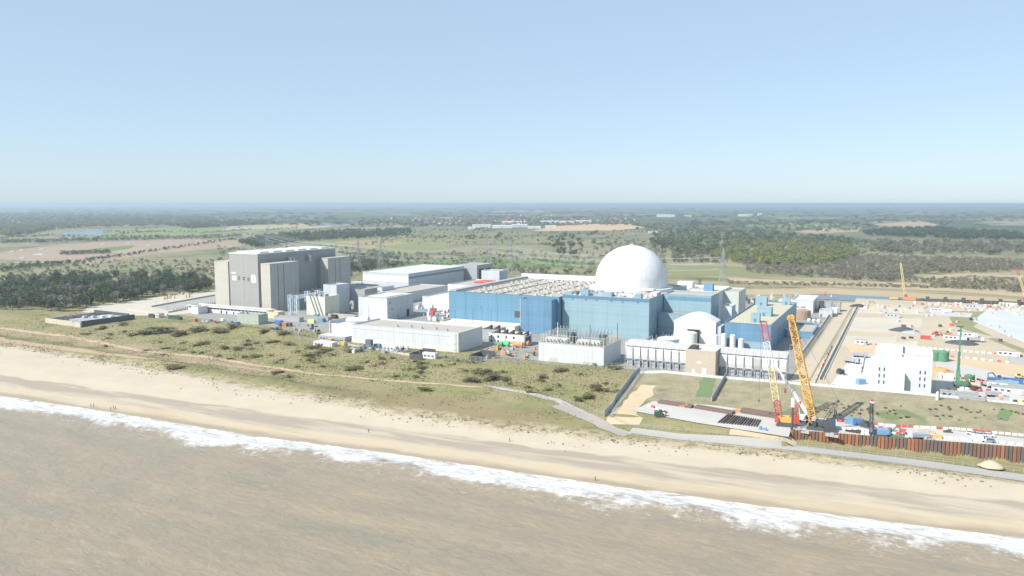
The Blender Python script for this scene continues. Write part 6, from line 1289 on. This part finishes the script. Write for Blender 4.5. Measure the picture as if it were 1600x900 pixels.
x, y = spot(1603, 470, 5); c7 = thing('far_crane', 'red and white lattice crane at the far right edge behind the pile wall', 'crane', (x, y, 5))
MB().box(-3,4,-2,2,0,3).build('body', RED, c7); m = MB(); lattice_boom(m, (0,0,2), (-7,1,24), 1.6, 1.6, 10, .3, 1, 0); m.build('boom_lower', PYEL, c7); m = MB(); lattice_boom(m, (-7,1,24), (-9.5,1.4,32), 1.6, 1.4, 4, .3, 0, 1); m.build('boom_tip', RED, c7)
# pig shelters in the brown field
ph = MB().xprism([(3*math.cos(a), 2.0*math.sin(a)) for a in [math.pi*k/8 for k in range(9)]], -4, 4).mesh('shelter', PWHITE)
for px, py, s_ in ((60,398,2.6),(36,403,1),(26,411,1),(64,412,1),(108,406,1),(142,402,1),(187,398,1),(214,394,1),(160,382,1),(200,380,1),(232,383,1),(34,391,1),(66,390,.9),(20,393,.9),(120,392,.9)):
    x, y = spot(px, py, 5); o = link('pig_shelter', ph, None, (x, y, FZ), YAW+1.57); o.scale = (1, 1.2*s_, 1); tag(o, 'long white shelter, the longest in the brown field' if s_ > 2 else 'small white arched shelter in the brown field', 'shelter', None if s_ > 2 else 'white shelters in the brown field')
# the town on the plain
HW = [paint('house wall %d' % i, c, .08, .3, .8) for i, c in enumerate(((.55,.5,.42),(.6,.57,.53),(.33,.18,.13),(.45,.4,.34)))]; HR = [paint('house roof %d' % i, c, .12, .3, .8) for i, c in enumerate(((.22,.11,.08),(.16,.15,.15),(.26,.18,.13)))]
proto = []
for i in range(4):
    t = thing('house', '', 'house'); MB().box(-5.5,5.5,-4,4,-.2,5.4).build('wall', HW[i], t); MB().xprism([(-4.5,5.2),(4.5,5.2),(0,8.6)], -5.9, 5.9).build('roof', HR[i % 3], t)
    for x in (-3.5,0,3.5): MB().box(x-.7,x+.7,-4.08,-3.98,3.2,4.5).build('window', GLASS, t)
    proto.append(t)
hp = fill([(590,342),(700,336),(860,335),(990,340),(1000,350),(870,350),(760,354),(640,350)], 230)
for i, p in enumerate(hp):
    lb = 'small distant house in the town beyond the marsh'
    if i < 4: o = proto[i]; o.location = (*p, 4.6); o.rotation_euler.z = rnd.uniform(0,3.1); o['label'] = lb; o['group'] = 'houses of the distant town'
    else: o = copy_tree(proto[i % 4], (*p, 4.6), rnd.uniform(0,3.1), lb, 'houses of the distant town', scale=rnd.uniform(.9,1.6))
for i, (px, py, L, W, H, lb) in enumerate(((752,356,70,40,11,'white shed at the left end of the distant industrial row'),(785,356,80,40,9,'long white shed second from left in the distant row'),(812,355,60,40,10,'white shed at the middle of the distant row'),(835,357,50,30,8,'small white shed right of the middle of the distant row'),(800,350,90,50,10,'white shed behind the distant industrial row'),(858,349,90,50,10,'pale shed above the distant row, left'),(885,349,70,40,10,'pale shed above the distant row, right'),(912,349,70,50,12,'pale shed beside the tan works field'),(738,358,30,25,8,'small white shed leftmost of the distant row'),(1040,339,120,60,14,'pale distant shed behind the dome'),(1165,338,100,40,14,'pale distant shed far right of the dome'),(1020,364,30,12,5,'small white hut at the edge of the wood right of the dome'),(860,356,40,30,8,'white shed at the left of the tan works field'),(1187,337,30,20,22,'white distant tower block far right of the dome'),(1075,339,50,30,10,'pale distant shed behind the wood right of the dome'))):
    x, y = spot(px, py, 5); t = thing('distant_shed', lb, 'shed', (x, y, 4.6), YAW+rnd.uniform(-.1,.1)); MB().box(-L/2,L/2,-W/2,W/2,-.2,H).build('wall', PWHITE, t); MB().xprism([(-W/2-.5,H-.1),(W/2+.5,H-.1),(0,H+W*.07)], -L/2-.5, L/2+.5).build('roof', ROOFW, t); MB().box(-3,3,-W/2-.1,-W/2+.02,0,H*.6).build('door', GREYG, t)
